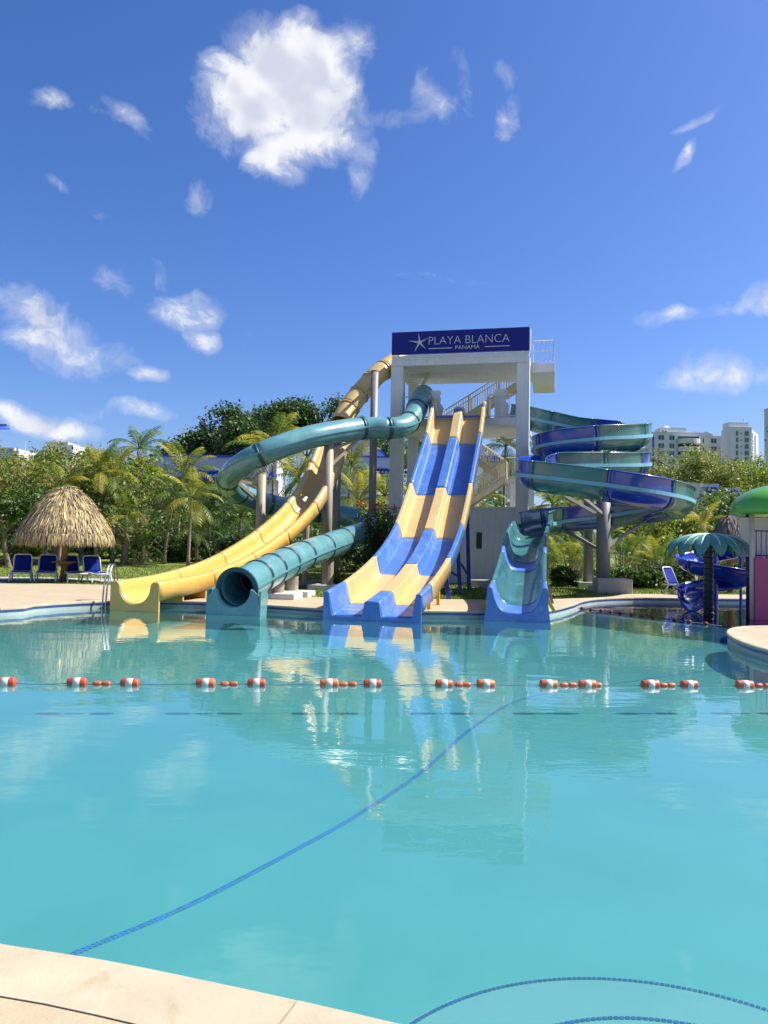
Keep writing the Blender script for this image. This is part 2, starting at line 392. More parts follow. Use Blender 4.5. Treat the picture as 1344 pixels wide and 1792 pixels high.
def frames(path):
    F = []
    for i, p in enumerate(path):
        tg = (path[min(i + 1, len(path) - 1)] - path[max(i - 1, 0)]).normalized()
        sd = tg.cross(Vector((0, 0, 1))).normalized(); up = sd.cross(tg).normalized()
        F.append((p, tg, sd, up))
    return F
def sweep(mb, F, prof, closed=False):
    o = len(mb.v); n = len(prof)
    for (p, tg, sd, up) in F:
        for (u, h) in prof: mb.v.append(tuple(p + sd * u + up * h))
    for i in range(len(F) - 1):
        for k in range(n if closed else n - 1):
            k2 = (k + 1) % n
            mb.f.append((o + i * n + k, o + i * n + k2, o + (i + 1) * n + k2, o + (i + 1) * n + k))
    return mb
def solid(o, th, off=-1.0):
    m = o.modifiers.new('shell', 'SOLIDIFY'); m.thickness = th; m.offset = off; return o

# ================================================================== THE SETTING
WZ = -0.20                                   # water level
far_px = [(0, 1064), (60, 1058), (120, 1054), (200, 1051), (300, 1051), (400, 1054), (500, 1060), (600, 1066), (700, 1068), (800, 1069), (900, 1069), (960, 1067), (1000, 1058), (1020, 1051), (1050, 1047), (1110, 1045), (1190, 1046)]
far = [gz(*p).xy for p in far_px]
out_pts = [Vector(p) for p in [(-5.5, 4.22), (-3.2, 3.535), *[tuple(gz(a_, b_ + 6).xy) for a_, b_ in ((0, 1645), (170, 1671), (340, 1705), (520, 1744), (700, 1786))], (1.6, 2.14), (3.4, 1.62), (6.5, 1.6), (9.5, 3.2), (10.6, 6.0), (8.9, 9.2), (7.2, 11.2), (6.6, 12.7), (6.62, 14.2), (7.15, 16.0), (7.95, 17.1), (9.2, 17.5), (12, 17.5), (15.5, 18.2), (18, 21), (18.5, 25), (16.5, 27.6), (13.5, 27.8)]]
out_pts += list(reversed(far)) + [Vector((-12.5, 15.6)), Vector((-14.5, 11.5)), Vector((-12.5, 7.4)), Vector((-9, 5.5))]
def smooth_loop(P, step=0.35):
    n = len(P); d = []
    for i in range(n):
        a, b, c, e = P[i - 1], P[i], P[(i + 1) % n], P[(i + 2) % n]
        L = (c - b).length; m = max(2, int(L / step))
        for k in range(m):
            u = k / m
            d.append(0.5 * ((2 * b) + (c - a) * u + (2 * a - 5 * b + 4 * c - e) * u * u + (3 * b - a - 3 * c + e) * u ** 3))
    return d
POOL = smooth_loop(out_pts)
def offset_loop(P, w):
    n = len(P); r = []
    for i in range(n):
        t = (P[(i + 1) % n] - P[i - 1]).normalized(); r.append(P[i] + Vector((t.y, -t.x)) * w)
    return r
area = sum(POOL[i - 1].x * POOL[i].y - POOL[i].x * POOL[i - 1].y for i in range(len(POOL)))
SGN = 1 if area > 0 else -1                  # counter-clockwise: outward = right of travel
def sheet(name, loops, z, m, parent=None):
    L3 = [[Vector((p[0], p[1], 0)) for p in l] for l in loops]
    tri = geometry.tessellate_polygon(L3); flat = [q for l in L3 for q in l]
    mb = MB(); mb.v = [(q.x, q.y, z) for q in flat]
    for t in tri:
        a, b, c = (flat[i] for i in t)
        mb.f.append(tuple(t) if (b - a).cross(c - a).z > 0 else tuple(t[::-1]))
    return mb.build(name, m, parent)
COPE_W = 0.30
cope_out = offset_loop(POOL, COPE_W * SGN)
deck_in = offset_loop(POOL, (COPE_W + .004) * SGN)
deck_out = [Vector(p) for p in [(-45, -8), (45, -8), (45, 31), (22, 30.6), (12, 30.2), (9.4, 29.4), (7.6, 27.0), (5.6, 25.4), (3.5, 24.6), (0, 24.0), (-3.5, 24.2), (-7, 26.2), (-9.2, 28.7), (-16, 29.0), (-17.5, 27.6), (-45, 27.0)]]
bed = kind(sheet('deck_bed', [deck_out, offset_loop(POOL, 0.03 * SGN)], -0.026, 'joint'), 'structure')
deck = kind(sheet('pool_deck', [deck_out, deck_in], -0.006, 'deck'), 'structure')
# coping stones, each a piece of its own
n = len(POOL); acc = 0; start = 0; cuts = [0]
for i in range(1, n):
    acc += (POOL[i] - POOL[i - 1]).length
    if acc > 1.18: cuts.append(i); acc = 0
cuts.append(n)
for a, b in zip(cuts[:-1], cuts[1:]):
    inn = [POOL[i % n] for i in range(a, b + 1)]; oo = [cope_out[i % n] for i in range(a, b + 1)]
    g = 0.005
    def trim(l):
        l = [q.copy() for q in l]; l[0] = l[0] + (l[1] - l[0]).normalized() * g; l[-1] = l[-1] + (l[-2] - l[-1]).normalized() * g; return l
    inn, oo = trim(inn), trim(oo)
    # overhanging rounded nose
    mb = MB(); rows = []
    for p, q in zip(inn, oo):
        d = (p - q).normalized(); e = p + d * 0.02
        rows.append([(q.x, q.y, -.02), (q.x, q.y, 0), (p.x, p.y, 0), (e.x, e.y, -.012), (e.x, e.y, -.05), (p.x, p.y, -.06)])
    k = len(rows[0]); mb.v = [v for r in rows for v in r]
    for i in range(len(rows) - 1):
        for j in range(k): mb.f.append((i * k + j, (i + 1) * k + j, (i + 1) * k + (j + 1) % k, i * k + (j + 1) % k))
    mb.f.append(tuple(range(k))); mb.f.append(tuple((len(rows) - 1) * k + j for j in range(k))[::-1])
    o = mb.build('coping_slab', 'coping', deck, fix=True); o.location.z = random.uniform(-.002, .001)
# joints cut across the far paving
def strip(mb, pts, w, z):
    P = [Vector((p[0], p[1])) for p in pts]
    for i in range(len(P) - 1):
        t = (P[i + 1] - P[i]).normalized(); nn = Vector((-t.y, t.x)) * w / 2
        mb.add([(*(P[i] - nn), z), (*(P[i + 1] - nn), z), (*(P[i + 1] + nn), z), (*(P[i] + nn), z)], [(0, 1, 2, 3)])
jm = MB()
strip(jm, [gz(-60, 1033).xy, gz(60, 1033.5).xy, gz(180, 1034).xy, gz(330, 1038).xy, gz(480, 1043).xy], .02, -.002)
for x in (-4.4, -0.9, 1.9): strip(jm, [(x, 2.0 - x * .28), (x - .5, -2)], .008, -.002)
strip(jm, [gz(980, 1040).xy, gz(1090, 1038).xy, gz(1200, 1039).xy], .018, -.002)
o = jm.build('expansion_joint', 'joint', deck)
# lawn out to the horizon
lawn_hole = [Vector((p.x + (.4 if p.x < 0 else -.4), p.y + (-.25 if p.y > 0 else .3))) for p in deck_out]
lawn = kind(sheet('lawn', [[Vector(p) for p in [(-2500, -600), (2500, -600), (2500, 4000), (-2500, 4000)]], lawn_hole], -0.03, 'lawn'), 'structure')
def gh(x, y):
    u = min(1.0, max(0.0, (y - 33.5) / 34.0)); return -.03 + 1.15 * u * u * (3 - 2 * u)
mbk = MB(); xs = np.linspace(-90, 110, 41); ys = np.linspace(33.6, 130, 34)
mbk.v = [(x, y, gh(x, y) + .004) for y in ys for x in xs]
mbk.f = [(j * 41 + i, j * 41 + i + 1, (j + 1) * 41 + i + 1, (j + 1) * 41 + i) for j in range(33) for i in range(40)]
kind(mbk.build('lawn_bank', 'lawn', None, smooth=True), 'structure')
# basin
FZ = WZ - 0.36
basin = kind(sheet('pool_floor', [POOL], FZ, 'pool_plaster'), 'structure')
def wall_ring(name, P, z0, z1, m, parent, inset=0.0):
    Q = offset_loop(P, -inset * SGN) if inset else P
    mb = MB(); k = len(Q)
    mb.v = [(p.x, p.y, z0) for p in Q] + [(p.x, p.y, z1) for p in Q]
    mb.f = [(i, k + i, k + (i + 1) % k, (i + 1) % k) for i in range(k)]
    return mb.build(name, m, parent, smooth=True, fix=False)
wall_ring('pool_wall', POOL, FZ, -0.03, 'pool_wall', basin)
# waterline mosaic, one tile at a time in a single band
mb = MB(); Q = offset_loop(POOL, -0.004 * SGN)
for i in range(len(Q)):
    a, b = Q[i], Q[(i + 1) % len(Q)]
    if a.y < 7: continue
    L = (b - a).length; m = max(1, int(L / .055)); t = (b - a) / m
    for k in range(m):
        p, q = a + t * (k + .06), a + t * (k + .94)
        for z in (-.115,):
            mb.add([(p.x, p.y, z), (q.x, q.y, z), (q.x, q.y, z + .05), (p.x, p.y, z + .05)], [(0, 1, 2, 3)])
kind(mb.build('waterline_tile', 'mosaic_blue', basin), 'stuff')
# blue mosaic line on the floor and round entry steps
def mosaic(mb, path, size, rows, z, gap=.12):
    P = curve([Vector((p[0], p[1], 0)) for p in path], size)
    for i in range(len(P) - 1):
        t = (P[i + 1] - P[i]); nn = Vector((-t.y, t.x, 0)).normalized() * size
        for r in range(rows):
            c = P[i] + nn * (r - rows / 2)
            a, b = c + t * gap + nn * gap, c + t * (1 - gap) + nn * (1 - gap)
            q = c + t * (1 - gap) + nn * gap; s_ = c + t * gap + nn * (1 - gap)
            mb.add([(a.x, a.y, z), (q.x, q.y, z), (b.x, b.y, z), (s_.x, s_.y, z)], [(0, 1, 2, 3)])
mb = MB()
mosaic(mb, [gz(x, y, FZ).xy for x, y in [(20, 1715), (140, 1665), (330, 1585), (500, 1497), (620, 1430), (740, 1350), (830, 1272), (920, 1222), (1060, 1199), (1280, 1168), (1400, 1150)]], .027, 2, FZ + .004)
kind(mb.build('floor_mosaic', 'mosaic_sub', basin), 'stuff')
q_ = gz(1040, 1713, WZ - .23); steps = empty('entry_steps', (q_.x, q_.y - 1.22, 0)); kind(steps, 'structure')
for rad, z, cy in ((1.27, WZ - .23, 0), (.86, WZ - .115, -.09)):
    pr = [(0, z), (rad - .03, z), (rad, z - .03), (rad, FZ)]
    m_ = MB().lathe(pr, 64, (0, cy, 0)); m_.build('step', 'pool_step', steps, smooth=False, fix=True)
    mm = MB(); mosaic(mm, [((rad - .05) * math.cos(a), cy + (rad - .05) * math.sin(a)) for a in np.linspace(R(-30), R(210), 60)], .024, 1, z + .004, .1)
    kind(mm.build('step_mosaic', 'mosaic_blue', steps), 'stuff')
# paddling pool: raised blue floor, its colour darkened for shade, behind a submerged wall
kp = [gz(x, y, WZ).xy for x, y in [(1012, 1070), (1060, 1075), (1130, 1084), (1240, 1095)]] + [Vector((8.6, 17.9)), Vector((12, 18)), Vector((15.2, 18.7)), Vector((17.6, 21.2)), Vector((18.0, 25)), Vector((16.3, 27.2)), Vector((13.5, 27.4))] + [f.copy() for f in list(reversed(far))[:4]]
ks = kind(MB().prism([(p.x, p.y) for p in kp], FZ - .1, WZ - .25).build('paddling_pool_floor', 'kid_pool_floor', None, fix=True), 'structure')
rim = MB(); strip(rim, [p for p in kp[:4]] , .22, WZ - .035); rim.build('submerged_rim', 'pool_step', ks)
# water
water = kind(sheet('pool_water', [offset_loop(POOL, .01 * SGN)], WZ, 'pool_water'), 'structure')
kind(sheet('paddling_shade_water', [kp], WZ + .004, 'paddling_shade_water'), 'structure')  # second sheet added over the water to darken it as if shaded
# grass blades where the lawn meets the paving and on the lit part
mb = MB()
def inside(P, x, y):
    c = False; j = len(P) - 1
    for i in range(len(P)):
        if (P[i].y > y) != (P[j].y > y) and x < (P[j].x - P[i].x) * (y - P[i].y) / (P[j].y - P[i].y) + P[i].x: c = not c
        j = i
    return c
for _ in range(70000):
    x, y = random.uniform(-22, 16), 23.6 + 21 * random.random() ** 1.6
    if inside(deck_out, x, y): continue
    a = random.uniform(0, math.pi); w = random.uniform(.012, .03); hh = .075 * random.uniform(.5, 1.5)
    dx, dy = math.cos(a) * w, math.sin(a) * w
    z = gh(x, y)
    mb.add([(x - dx, y - dy, z), (x + dx, y + dy, z), (x + random.gauss(0, .03), y + random.gauss(0, .03), z + hh)], [(0, 1, 2)])
g = mb.build('grass', 'grass'); kind(g, 'stuff'); tag(g, 'short green lawn grass between the pool deck and the trees', 'grass')

# ================================================================== SLIDE TOWER
TA = R(12.5)
tower = tag(empty('slide_tower', (3.35, 35.3, 0), -TA), 'white concrete slide tower with blue sign, stairs and open platforms', 'slide tower')
TM = Matrix.Translation((3.35, 35.3, 0)) @ Matrix.Rotation(-TA, 4, 'Z')
def T(x, y, z): return TM @ Vector((x, y, z))
HW = 3.22
def tp(name, m='white_plaster', bevel=0.0, parent=None): return lambda mb: mb.build(name, m, parent or tower, bevel=bevel, fix=True)
# lower room
mb = MB()
mb.span((-HW + .5, .12, 0), (HW - .002, .34, 3.42)); mb.span((HW - .25, .34, 0), (HW - .004, 4.0, 3.42)); mb.span((-HW + .5, .345, 0), (-HW + .7, 4.0, 3.42)); mb.span((-HW + .7, 3.75, 0), (HW - .25, 3.99, 3.42))
mb.build('lower_wall', 'white_plaster', tower)
MB().span((-HW + .5, .06, 3.42), (HW - .6, 4.1, 3.52)).build('ledge', 'white_plaster', tower)
MB().span((.9, .09, 1.6), (1.15, .118, 2.35)).build('wall_vent', 'dark_shade', tower)
for x0 in (-HW, HW - .58):
    MB().span((x0, 0, -.05), (x0 + .58, .6, 10.12)).build('column', 'white_plaster', tower, bevel=.02)
MB().span((-HW + .15, 3.6, -.05), (-HW + .65, 4.1, 10.14)).build('column', 'white_plaster', tower, bevel=.02)
MB().span((-HW + 1.2, 3.4, 3.52), (-HW + 1.45, 3.65, 7.24)).build('column', 'white_plaster', tower)
pp = MB(); pp.tube([(2.62, 3.7, 3.4), (2.62, 3.7, 7.25)], .12, 12); pp.tube([(2.62, 3.7, 6.6), (1.7, 3.7, 7.2)], .09, 8); pp.build('pipe_column', 'cream_paint', tower, smooth=True)
pp = MB(); pp.tube([(-1.95, 1.6, 7.6), (-1.95, 1.6, 9.6), (-1.75, 1.7, 10.0), (-1.75, 1.7, 10.12)], .09, 10); pp.build('pipe_column', 'cream_paint', tower, smooth=True)
# platform, roof slab, header, side balcony
MB().span((-HW + .02, .02, 7.25), (HW - .02, 4.2, 7.6)).build('platform', 'white_plaster', tower, bevel=.015)
MB().span((-HW, 0, 10.13), (HW, 4.2, 10.42)).build('roof_slab', 'white_plaster', tower, bevel=.015)
MB().span((-HW + .03, .03, 10.425), (HW - .03, .3, 10.62)).build('parapet', 'white_plaster', tower)
MB().span((-HW + .6, 1.9, 9.97), (HW - .05, 2.2, 10.128)).build('ceiling_beam', 'white_plaster', tower)
MB().span((HW + .004, 1.3, 9.93), (HW + 1.12, 6.2, 10.36)).build('side_balcony', 'white_plaster', tower, bevel=.015)
# sign
sign = MB().span((-HW + .03, -.10, 10.66), (HW - .03, .10, 11.72)).build('sign_board', 'sign_blue', tower, bevel=.01)
MB().span((HW - .028, -.09, 10.66), (HW + .03, .45, 11.74)).build('sign_edge', 'white_paint', tower)
for x in np.linspace(-2.9, 2.9, 9): MB().span((x - .03, -.02, 10.60), (x + .03, .05, 10.662)).build('sign_bracket', 'white_paint', tower)
def text(s, size, x, z, m, off=0.0, ext=.012, width=None):
    cu = bpy.data.curves.new('lettering', 'FONT'); cu.body = s; cu.size = size; cu.extrude = ext; cu.offset = off; cu.align_x = 'LEFT'; cu.resolution_u = 4
    o = bpy.data.objects.new('lettering', cu); COL.objects.link(o)
    dg = bpy.context.evaluated_depsgraph_get(); me = bpy.data.meshes.new_from_object(o.evaluated_get(dg))
    COL.objects.unlink(o); bpy.data.objects.remove(o); bpy.data.curves.remove(cu)
    xs = [v.co.x for v in me.vertices]; w = max(xs) - min(xs); k = (width / w) if width else 1.0; x0 = min(xs)
    for v in me.vertices:
        v.co = Vector((x + (v.co.x - x0) * k, -.115 - v.co.z, z + v.co.y))
    me.materials.append(MATS[m]); q = bpy.data.objects.new('lettering', me); COL.objects.link(q); q.parent = sign; return q
def word(s, size, x, z, off, width):
    # every letter a piece of its own, laid out at the spacing of the whole word
    tmp = text(s, size, x, z, 'sign_silver', off, width=width); me = tmp.data
    bm = bmesh.new(); bm.from_mesh(me); bm.verts.ensure_lookup_table(); seen = set(); isl = []
    for v in bm.verts:
        if v.index in seen: continue
        st_ = [v]; grp = []; seen.add(v.index)
        while st_:
            q = st_.pop(); grp.append(q.index)
            for e_ in q.link_edges:
                o_ = e_.other_vert(q)
                if o_.index not in seen: seen.add(o_.index); st_.append(o_)
        isl.append(set(grp))
    boxes = sorted([(min(me.vertices[i].co.x for i in g), max(me.vertices[i].co.x for i in g), g) for g in isl], key=lambda t_: t_[0]); merged = []
    for lo_, hi_, g in boxes:
        if merged and lo_ < merged[-1][1] - .6 * (hi_ - lo_): merged[-1] = (merged[-1][0], max(hi_, merged[-1][1]), merged[-1][2] | g)
        else: merged.append((lo_, hi_, g))
    for lo_, hi_, g in merged:
        ids = sorted(g); mp = {i: k for k, i in enumerate(ids)}; mb = MB(); mb.v = [tuple(me.vertices[i].co) for i in ids]
        mb.f = [tuple(mp[i] for i in p_.vertices) for p_ in me.polygons if p_.vertices[0] in g]; mb.build('letter', 'sign_silver', sign)
    bm.free(); bpy.data.objects.remove(tmp)
word('PLAYA BLANCA', .55, -1.42, 11.06, -.012, 3.72)
word('PANAMÁ', .26, -.17, 10.80, -.003, 1.12)
for a, b in ((-1.42, -.32), (1.18, 2.30)):
    MB().span((a, -.125, 10.86), (b, -.101, 10.89)).build('underline', 'sign_silver', sign)
# starfish emblem
st = MB(); c = Vector((-1.86, 0, 11.19)); tips = []
rings = []
for k in range(5):
    a = R(97 + 72 * k); L = [.46, .56, .52, .46, .50][k]
    rings.append((a - R(36), .075)); rings.append((a, L))
outl = [(c.x + r * math.cos(a), c.z + r * math.sin(a)) for a, r in rings]
vs = [(c.x, -.165, c.z)] + [(x, -.112, z) for x, z in outl]
st.add(vs, [(0, i + 1, (i + 1) % 10 + 1) for i in range(10)])
st.slab([(x, -.112, z) for x, z in outl], (0, .012, 0))
st.build('starfish_emblem', 'sign_silver', sign, fix=True)
# railings
def railing(name, pts, h=1.08, step=.13, m='white_paint', parent=None, mid=None, post=1.4, r=.022):
    mb = MB(); P = [Vector(p) for p in pts]; up = Vector((0, 0, 1))
    for a, b in zip(P[:-1], P[1:]):
        mb.tube([a + up * h, b + up * h], .034, 6); mb.tube([a + up * .1, b + up * .1], .024, 6)
        if mid: mb.tube([a + up * mid, b + up * mid], .018, 6)
        L = (b - a).length; k = max(1, int(L / step))
        for i in range(k + 1):
            q = a.lerp(b, i / k); mb.tube([q + up * .1, q + up * h], r, 4, False)
        for i in range(max(1, int(L / post)) + 1):
            q = a.lerp(b, i / max(1, int(L / post))); mb.tube([q, q + up * h], .026, 6)
    return mb.build(name, m, parent or tower)
railing('railing', [(-HW + .6, .12, 7.6), (-1.35, .12, 7.6)], step=.32, mid=None)
railing('railing', [(1.35, .12, 7.6), (HW - .6, .12, 7.6)], step=.26, mid=None)
railing('railing', [(-HW + .7, 4.0, 7.6), (-1.2, 4.0, 7.6)], step=.3)
railing('railing', [(HW + .1, 1.4, 10.36), (HW + 1.04, 1.4, 10.36), (HW + 1.04, 6.1, 10.36)], step=.17, mid=.6)
# white cut-out panels standing on the platform
def panel(x, flip, nm):
    s = -1 if flip else 1
    poly = [(0, 0), (.62, 0), (.70, .12), (.62, .3), (.70, .55), (.60, .75), (.52, .8), (.56, 1.0), (.50, 1.18), (.58, 1.3), (.50, 1.42), (.05, 1.42), (0, 1.36)]
    P = [(x + s * u, .45, 7.6 + v) for u, v in poly]
    o = MB().slab(P, (0, .05, 0)).build('cutout_panel', 'white_paint', None, fix=True); o.matrix_world = TM
    tag(o, nm, 'panel')
panel(-1.45, False, 'tall white cut-out panel on the platform beside the teal tube entrance')
panel(1.62, False, 'tall white cut-out panel on the platform right of the racing slide top')
# stairs behind
def flight(x0, z0, x1, z1, y0, y1, nst):
    mb = MB()
    for i in range(nst):
        u = (i + .5) / nst; x = x0 + (x1 - x0) * u; z = z0 + (z1 - z0) * (i + 1) / nst
        mb.span((x - abs(x1 - x0) / nst * .62, y0 + .06, z - .05), (x + abs(x1 - x0) / nst * .62, y1 - .06, z))
    mb.build('treads', 'grey_tread', tower)
    sm = MB()
    for y in (y0, y1):
        sm.beam((x0, y, z0 - .05), (x1, y, z1 - .05), .06, .28)
    sm.build('stringer', 'cream_paint', tower)
    railing('stair_railing', [(x0, y0 + .02, z0 + .05), (x1, y0 + .02, z1 + .05)], .98, .14, 'cream_paint')
    railing('stair_railing', [(x0, y1 - .02, z0 + .05), (x1, y1 - .02, z1 + .05)], .98, .16, 'cream_paint')
flight(-1.5, 7.6, 3.0, 10.36, 4.35, 5.35, 15)
flight(1.9, 5.2, -1.5, 7.6, 5.5, 6.5, 13)
flight(-1.5, 2.9, 1.9, 5.2, 4.35, 5.35, 12)
MB().span((1.9, 4.3, 5.0), (3.1, 6.6, 5.19)).build('stair_landing', 'white_plaster', tower)
MB().span((-2.6, 4.22, 7.3), (-1.5, 6.6, 7.58)).build('stair_landing', 'white_plaster', tower)
MB().span((2.15, 4.5, 0), (2.75, 5.1, 4.99)).build('landing_pier', 'white_plaster', tower)
MB().span((2.3, 6.0, 0), (2.7, 6.4, 4.99)).build('landing_pier', 'white_plaster', tower)
railing('railing', [(1.95, 4.35, 5.19), (3.05, 4.35, 5.19), (3.05, 6.5, 5.19)], step=.15, m='cream_paint')

# ================================================================== SLIDES
def sections(root, path, prof, cuts, colours, flange=.05, flange_mat=None, th=.03, ribs=None, part='flume_section', fw=.03, sharp=None):
    """split a swept path into fibreglass sections, each with a raised flange at its end"""
    F = frames(path); N = len(F) - 1
    for i in range(len(cuts) - 1):
        a, b = int(round(cuts[i] * N)), int(round(cuts[i + 1] * N))
        if b <= a: continue
        mb = MB(); sweep(mb, F[a:b + 1], prof)
        o = solid(mb.build(part, colours[i], root, smooth=True), th, 0)
        if sharp: o.data.set_sharp_from_angle(angle=R(sharp))
        if flange and i > 0:
            p2 = off_profile(prof, flange); p, tg, sd, up = F[a]
            fm = MB(); sweep(fm, [(p - tg * fw, tg, sd, up), (p + tg * fw, tg, sd, up)], p2)
            fo = solid(fm.build('flange', flange_mat or colours[i], o, smooth=True), flange * 2 - .012, 1)
        if ribs:
            for rp, rm in ribs:
                rb = MB(); sweep(rb, F[a:b + 1], rp, closed=True); rb.build('rib', rm, o, smooth=False)
    return F
def off_profile(prof, d):
    n = len(prof); r = []
    for i in range(n):
        a, b = prof[max(0, i - 1)], prof[min(n - 1, i + 1)]
        t = Vector((b[0] - a[0], b[1] - a[1])).normalized(); r.append((prof[i][0] + t.y * d, prof[i][1] - t.x * d))
    return r
def post(root, p, z0, z1, r=.17, m='post_grey', foot=.35):
    o = MB().tube([(p[0], p[1], z0), (p[0], p[1], z1)], r, 16).build('support_post', m, root, smooth=False)
    for f in o.data.polygons: f.use_smooth = len(f.vertices) == 4
    if foot:
        MB().span((p[0] - foot, p[1] - foot, -.04), (p[0] + foot, p[1] + foot, .22)).build('footing', 'concrete', root, bevel=.02)
    cap = MB(); cap.tube([(p[0], p[1], z1 - .02), (p[0], p[1], z1 + .03)], r + .012, 16); cap.build('post_cap', m, o)
    return o
def brace(root, a, b, w=.1, m='post_grey'):
    return MB().beam(a, b, w * .8, w).build('brace', m, root)

# ---- racing slide: two lanes, blue and sand sections
racing = tag(empty('racing_slide', (3.46, 35.0, 0)), 'two-lane racing slide in alternating blue and sand yellow sections', 'water slide')
Tt, Bt = Vector((3.42, 35.05)), Vector((-.24, 18.7))
S = [0, .03, .07, .13, .25, .38, .5, .62, .75, .88, 1.0]
Z = [7.66, 7.6, 7.0, 6.02, 4.58, 3.05, 1.84, 1.07, .52, .13, -.10]
rp = [Vector((*Tt.lerp(Bt, s), z)) - Vector((3.46, 35.0, 0)) for s, z in zip(S, Z)]
rpath = curve(rp, .2)
half = [(.0, .36), (.155, .36), (.175, .345), (.235, .03), (.26, 0), (.97, 0), (1.00, .03), (1.09, .56), (1.105, .575), (1.19, .575), (1.205, .56), (1.215, .16)]
rprof = [(-u, h) for u, h in reversed(half)] + half[1:]
def s_to_frac(s):                      # plan fraction -> arc fraction of the path
    L = [0]
    for a, b in zip(rpath[:-1], rpath[1:]): L.append(L[-1] + (b - a).length)
    y = np.array([q.y for q in rpath]); y0, y1 = y[0], y[-1]
    fr = (y - y0) / (y1 - y0); return float(np.interp(s, fr, np.array(L) / L[-1]))
rc = [0] + [s_to_frac(s) for s in (.034, .042, .13, .33, .495, .70, .905)] + [1]
RF = sections(racing, rpath, rprof, rc, ['slide_sand', 'slide_blue', 'slide_sand', 'slide_blue', 'slide_sand', 'slide_blue', 'slide_sand', 'slide_blue'], flange=.03, th=.03, sharp=28)
# closed end plates reaching into the water, and raised end blocks
p, tg, sd, up = RF[-1]
zz = Vector((0, 0, 1)); tgf = Vector((tg.x, tg.y, 0)).normalized()
def rw(u, h): return p + sd * u + zz * h
endp = [rw(u, h) + tgf * .02 for u, h in rprof] + [rw(1.215, -.55) + tgf * .02, rw(-1.215, -.55) + tgf * .02]
MB().slab(endp, tgf * .06).build('end_plate', 'slide_blue', racing, fix=True)
# top tub with rounded cheeks
for sgn in (-1, 1):
    pc, tc, sc_, uc = RF[0]
    q = [pc + sc_ * sgn * 1.19 + zz * h + tc * l for l, h in [(-.9, 0), (.25, 0), (.25, .56), (.1, .75), (-.15, .9), (-.45, .95), (-.75, .9), (-.9, .7)]]
    MB().slab(q, sc_ * sgn * .12).build('top_cheek', 'slide_sand', racing, fix=True)
q = [RF[0][0] + RF[0][2] * u + RF[0][1] * l + zz * .0 for u, l in [(-1.18, -1.0), (1.18, -1.0), (1.18, .0), (-1.18, .0)]]
MB().slab(q, (0, 0, -.05)).build('start_tub', 'slide_sand', racing, fix=True)
# supports
for s, m in ((.30, 'slide_deep_blue'), (.47, 'slide_deep_blue'), (.64, 'slide_deep_blue')):
    k = int(s_to_frac(s) * (len(RF) - 1)); p, tg, sd, up = RF[k]
    mb = MB()
    for sgn in (-1, 1):
        mb.beam((p + sd * sgn * .9) * 1 - zz * .06, Vector(((p + sd * sgn * 1.05).x, (p + sd * sgn * 1.05).y, -.05)), .14, .14)
    mb.beam(p + sd * -1.0 - zz * .1, p + sd * 1.0 - zz * .1, .12, .12)
    if p.z > 2: mb.beam(p + sd * -.98 - zz * (p.z - .6), p + sd * .95 - zz * .5, .08, .08)
    mb.build('support_frame', m, racing)
for s in (.80, .90):
    k = int(s_to_frac(s) * (len(RF) - 1)); p, tg, sd, up = RF[k]
    for sgn in (-1, 1):
        q = p + sd * sgn * 1.1
        MB().beam(q + zz * .1, Vector((q.x, q.y, -.02)) + tgf * -.05, .09, .09).build('leg', 'leg_yellow', racing)
MB().box(Vector((4.35, 33.1, .12)) - racing.location, (1.3, 1.1, .3), R(-12)).build('footing', 'concrete', racing)

# ---- teal tube slide
teal = tag(empty('teal_tube_slide', (-2.5, 33, 0)), 'teal enclosed tube slide curling from the tower down to a round mouth', 'water slide')
O = Vector(teal.location)
tpts = [at(*q) for q in [(742, 690, 36.6), (733, 705, 35.6), (724, 728, 34.6), (708, 745, 33.7), (680, 750, 33.2), (630, 750, 32.9), (540, 766, 31.2), (455, 796, 30.4), (408, 826, 31.2), (402, 851, 33.2), (448, 876, 35), (520, 892, 36), (590, 901, 36.4), (632, 908, 35.8), (648, 919, 34.5), (638, 931, 32.9), (600, 946, 30), (530, 972, 25.6), (470, 1000, 22.2), (416, 1030, 19.9)]]
tpath = curve([q - O for q in tpts], .2)
TR = .47
tprof = [(TR * math.sin(a), TR * math.cos(a)) for a in np.linspace(-math.pi + .0001, math.pi, 29)]
def fracs(path, pts):
    L = [0]
    for a, b in zip(path[:-1], path[1:]): L.append(L[-1] + (b - a).length)
    return [L[min(range(len(path)), key=lambda i: (path[i] - q).length)] / L[-1] for q in pts]
tj = fracs(tpath, [at(*q) - O for q in [(729, 716, 35.2), (716, 738, 34.1), (680, 750, 33.2), (630, 750, 32.9), (456, 796, 30.4), (403, 836, 32), (416, 862, 34.1), (470, 882, 35.3), (560, 898, 36.3), (640, 912, 35.4), (648, 922, 34.2), (637, 932, 32.6), (600, 946, 30), (565, 959, 27.6), (530, 972, 25.6), (503, 984, 23.8), (478, 996, 22.5), (448, 1012, 21.2)]])
tcuts = sorted(set([0] + [round(x, 4) for x in tj] + [1]))
seam = [(TR - .005, .03), (TR + .05, .03), (TR + .05, -.03), (TR - .005, -.03)]
seam2 = [(-u, h) for u, h in reversed(seam)]
TF = sections(teal, tpath, tprof, tcuts, ['slide_teal'] * (len(tcuts) - 1), flange=.045, flange_mat='slide_teal_dark', th=.02, part='tube_section', fw=.055, ribs=[(seam, 'slide_teal'), (seam2, 'slide_teal')])
p, tg, sd, up = TF[-1]
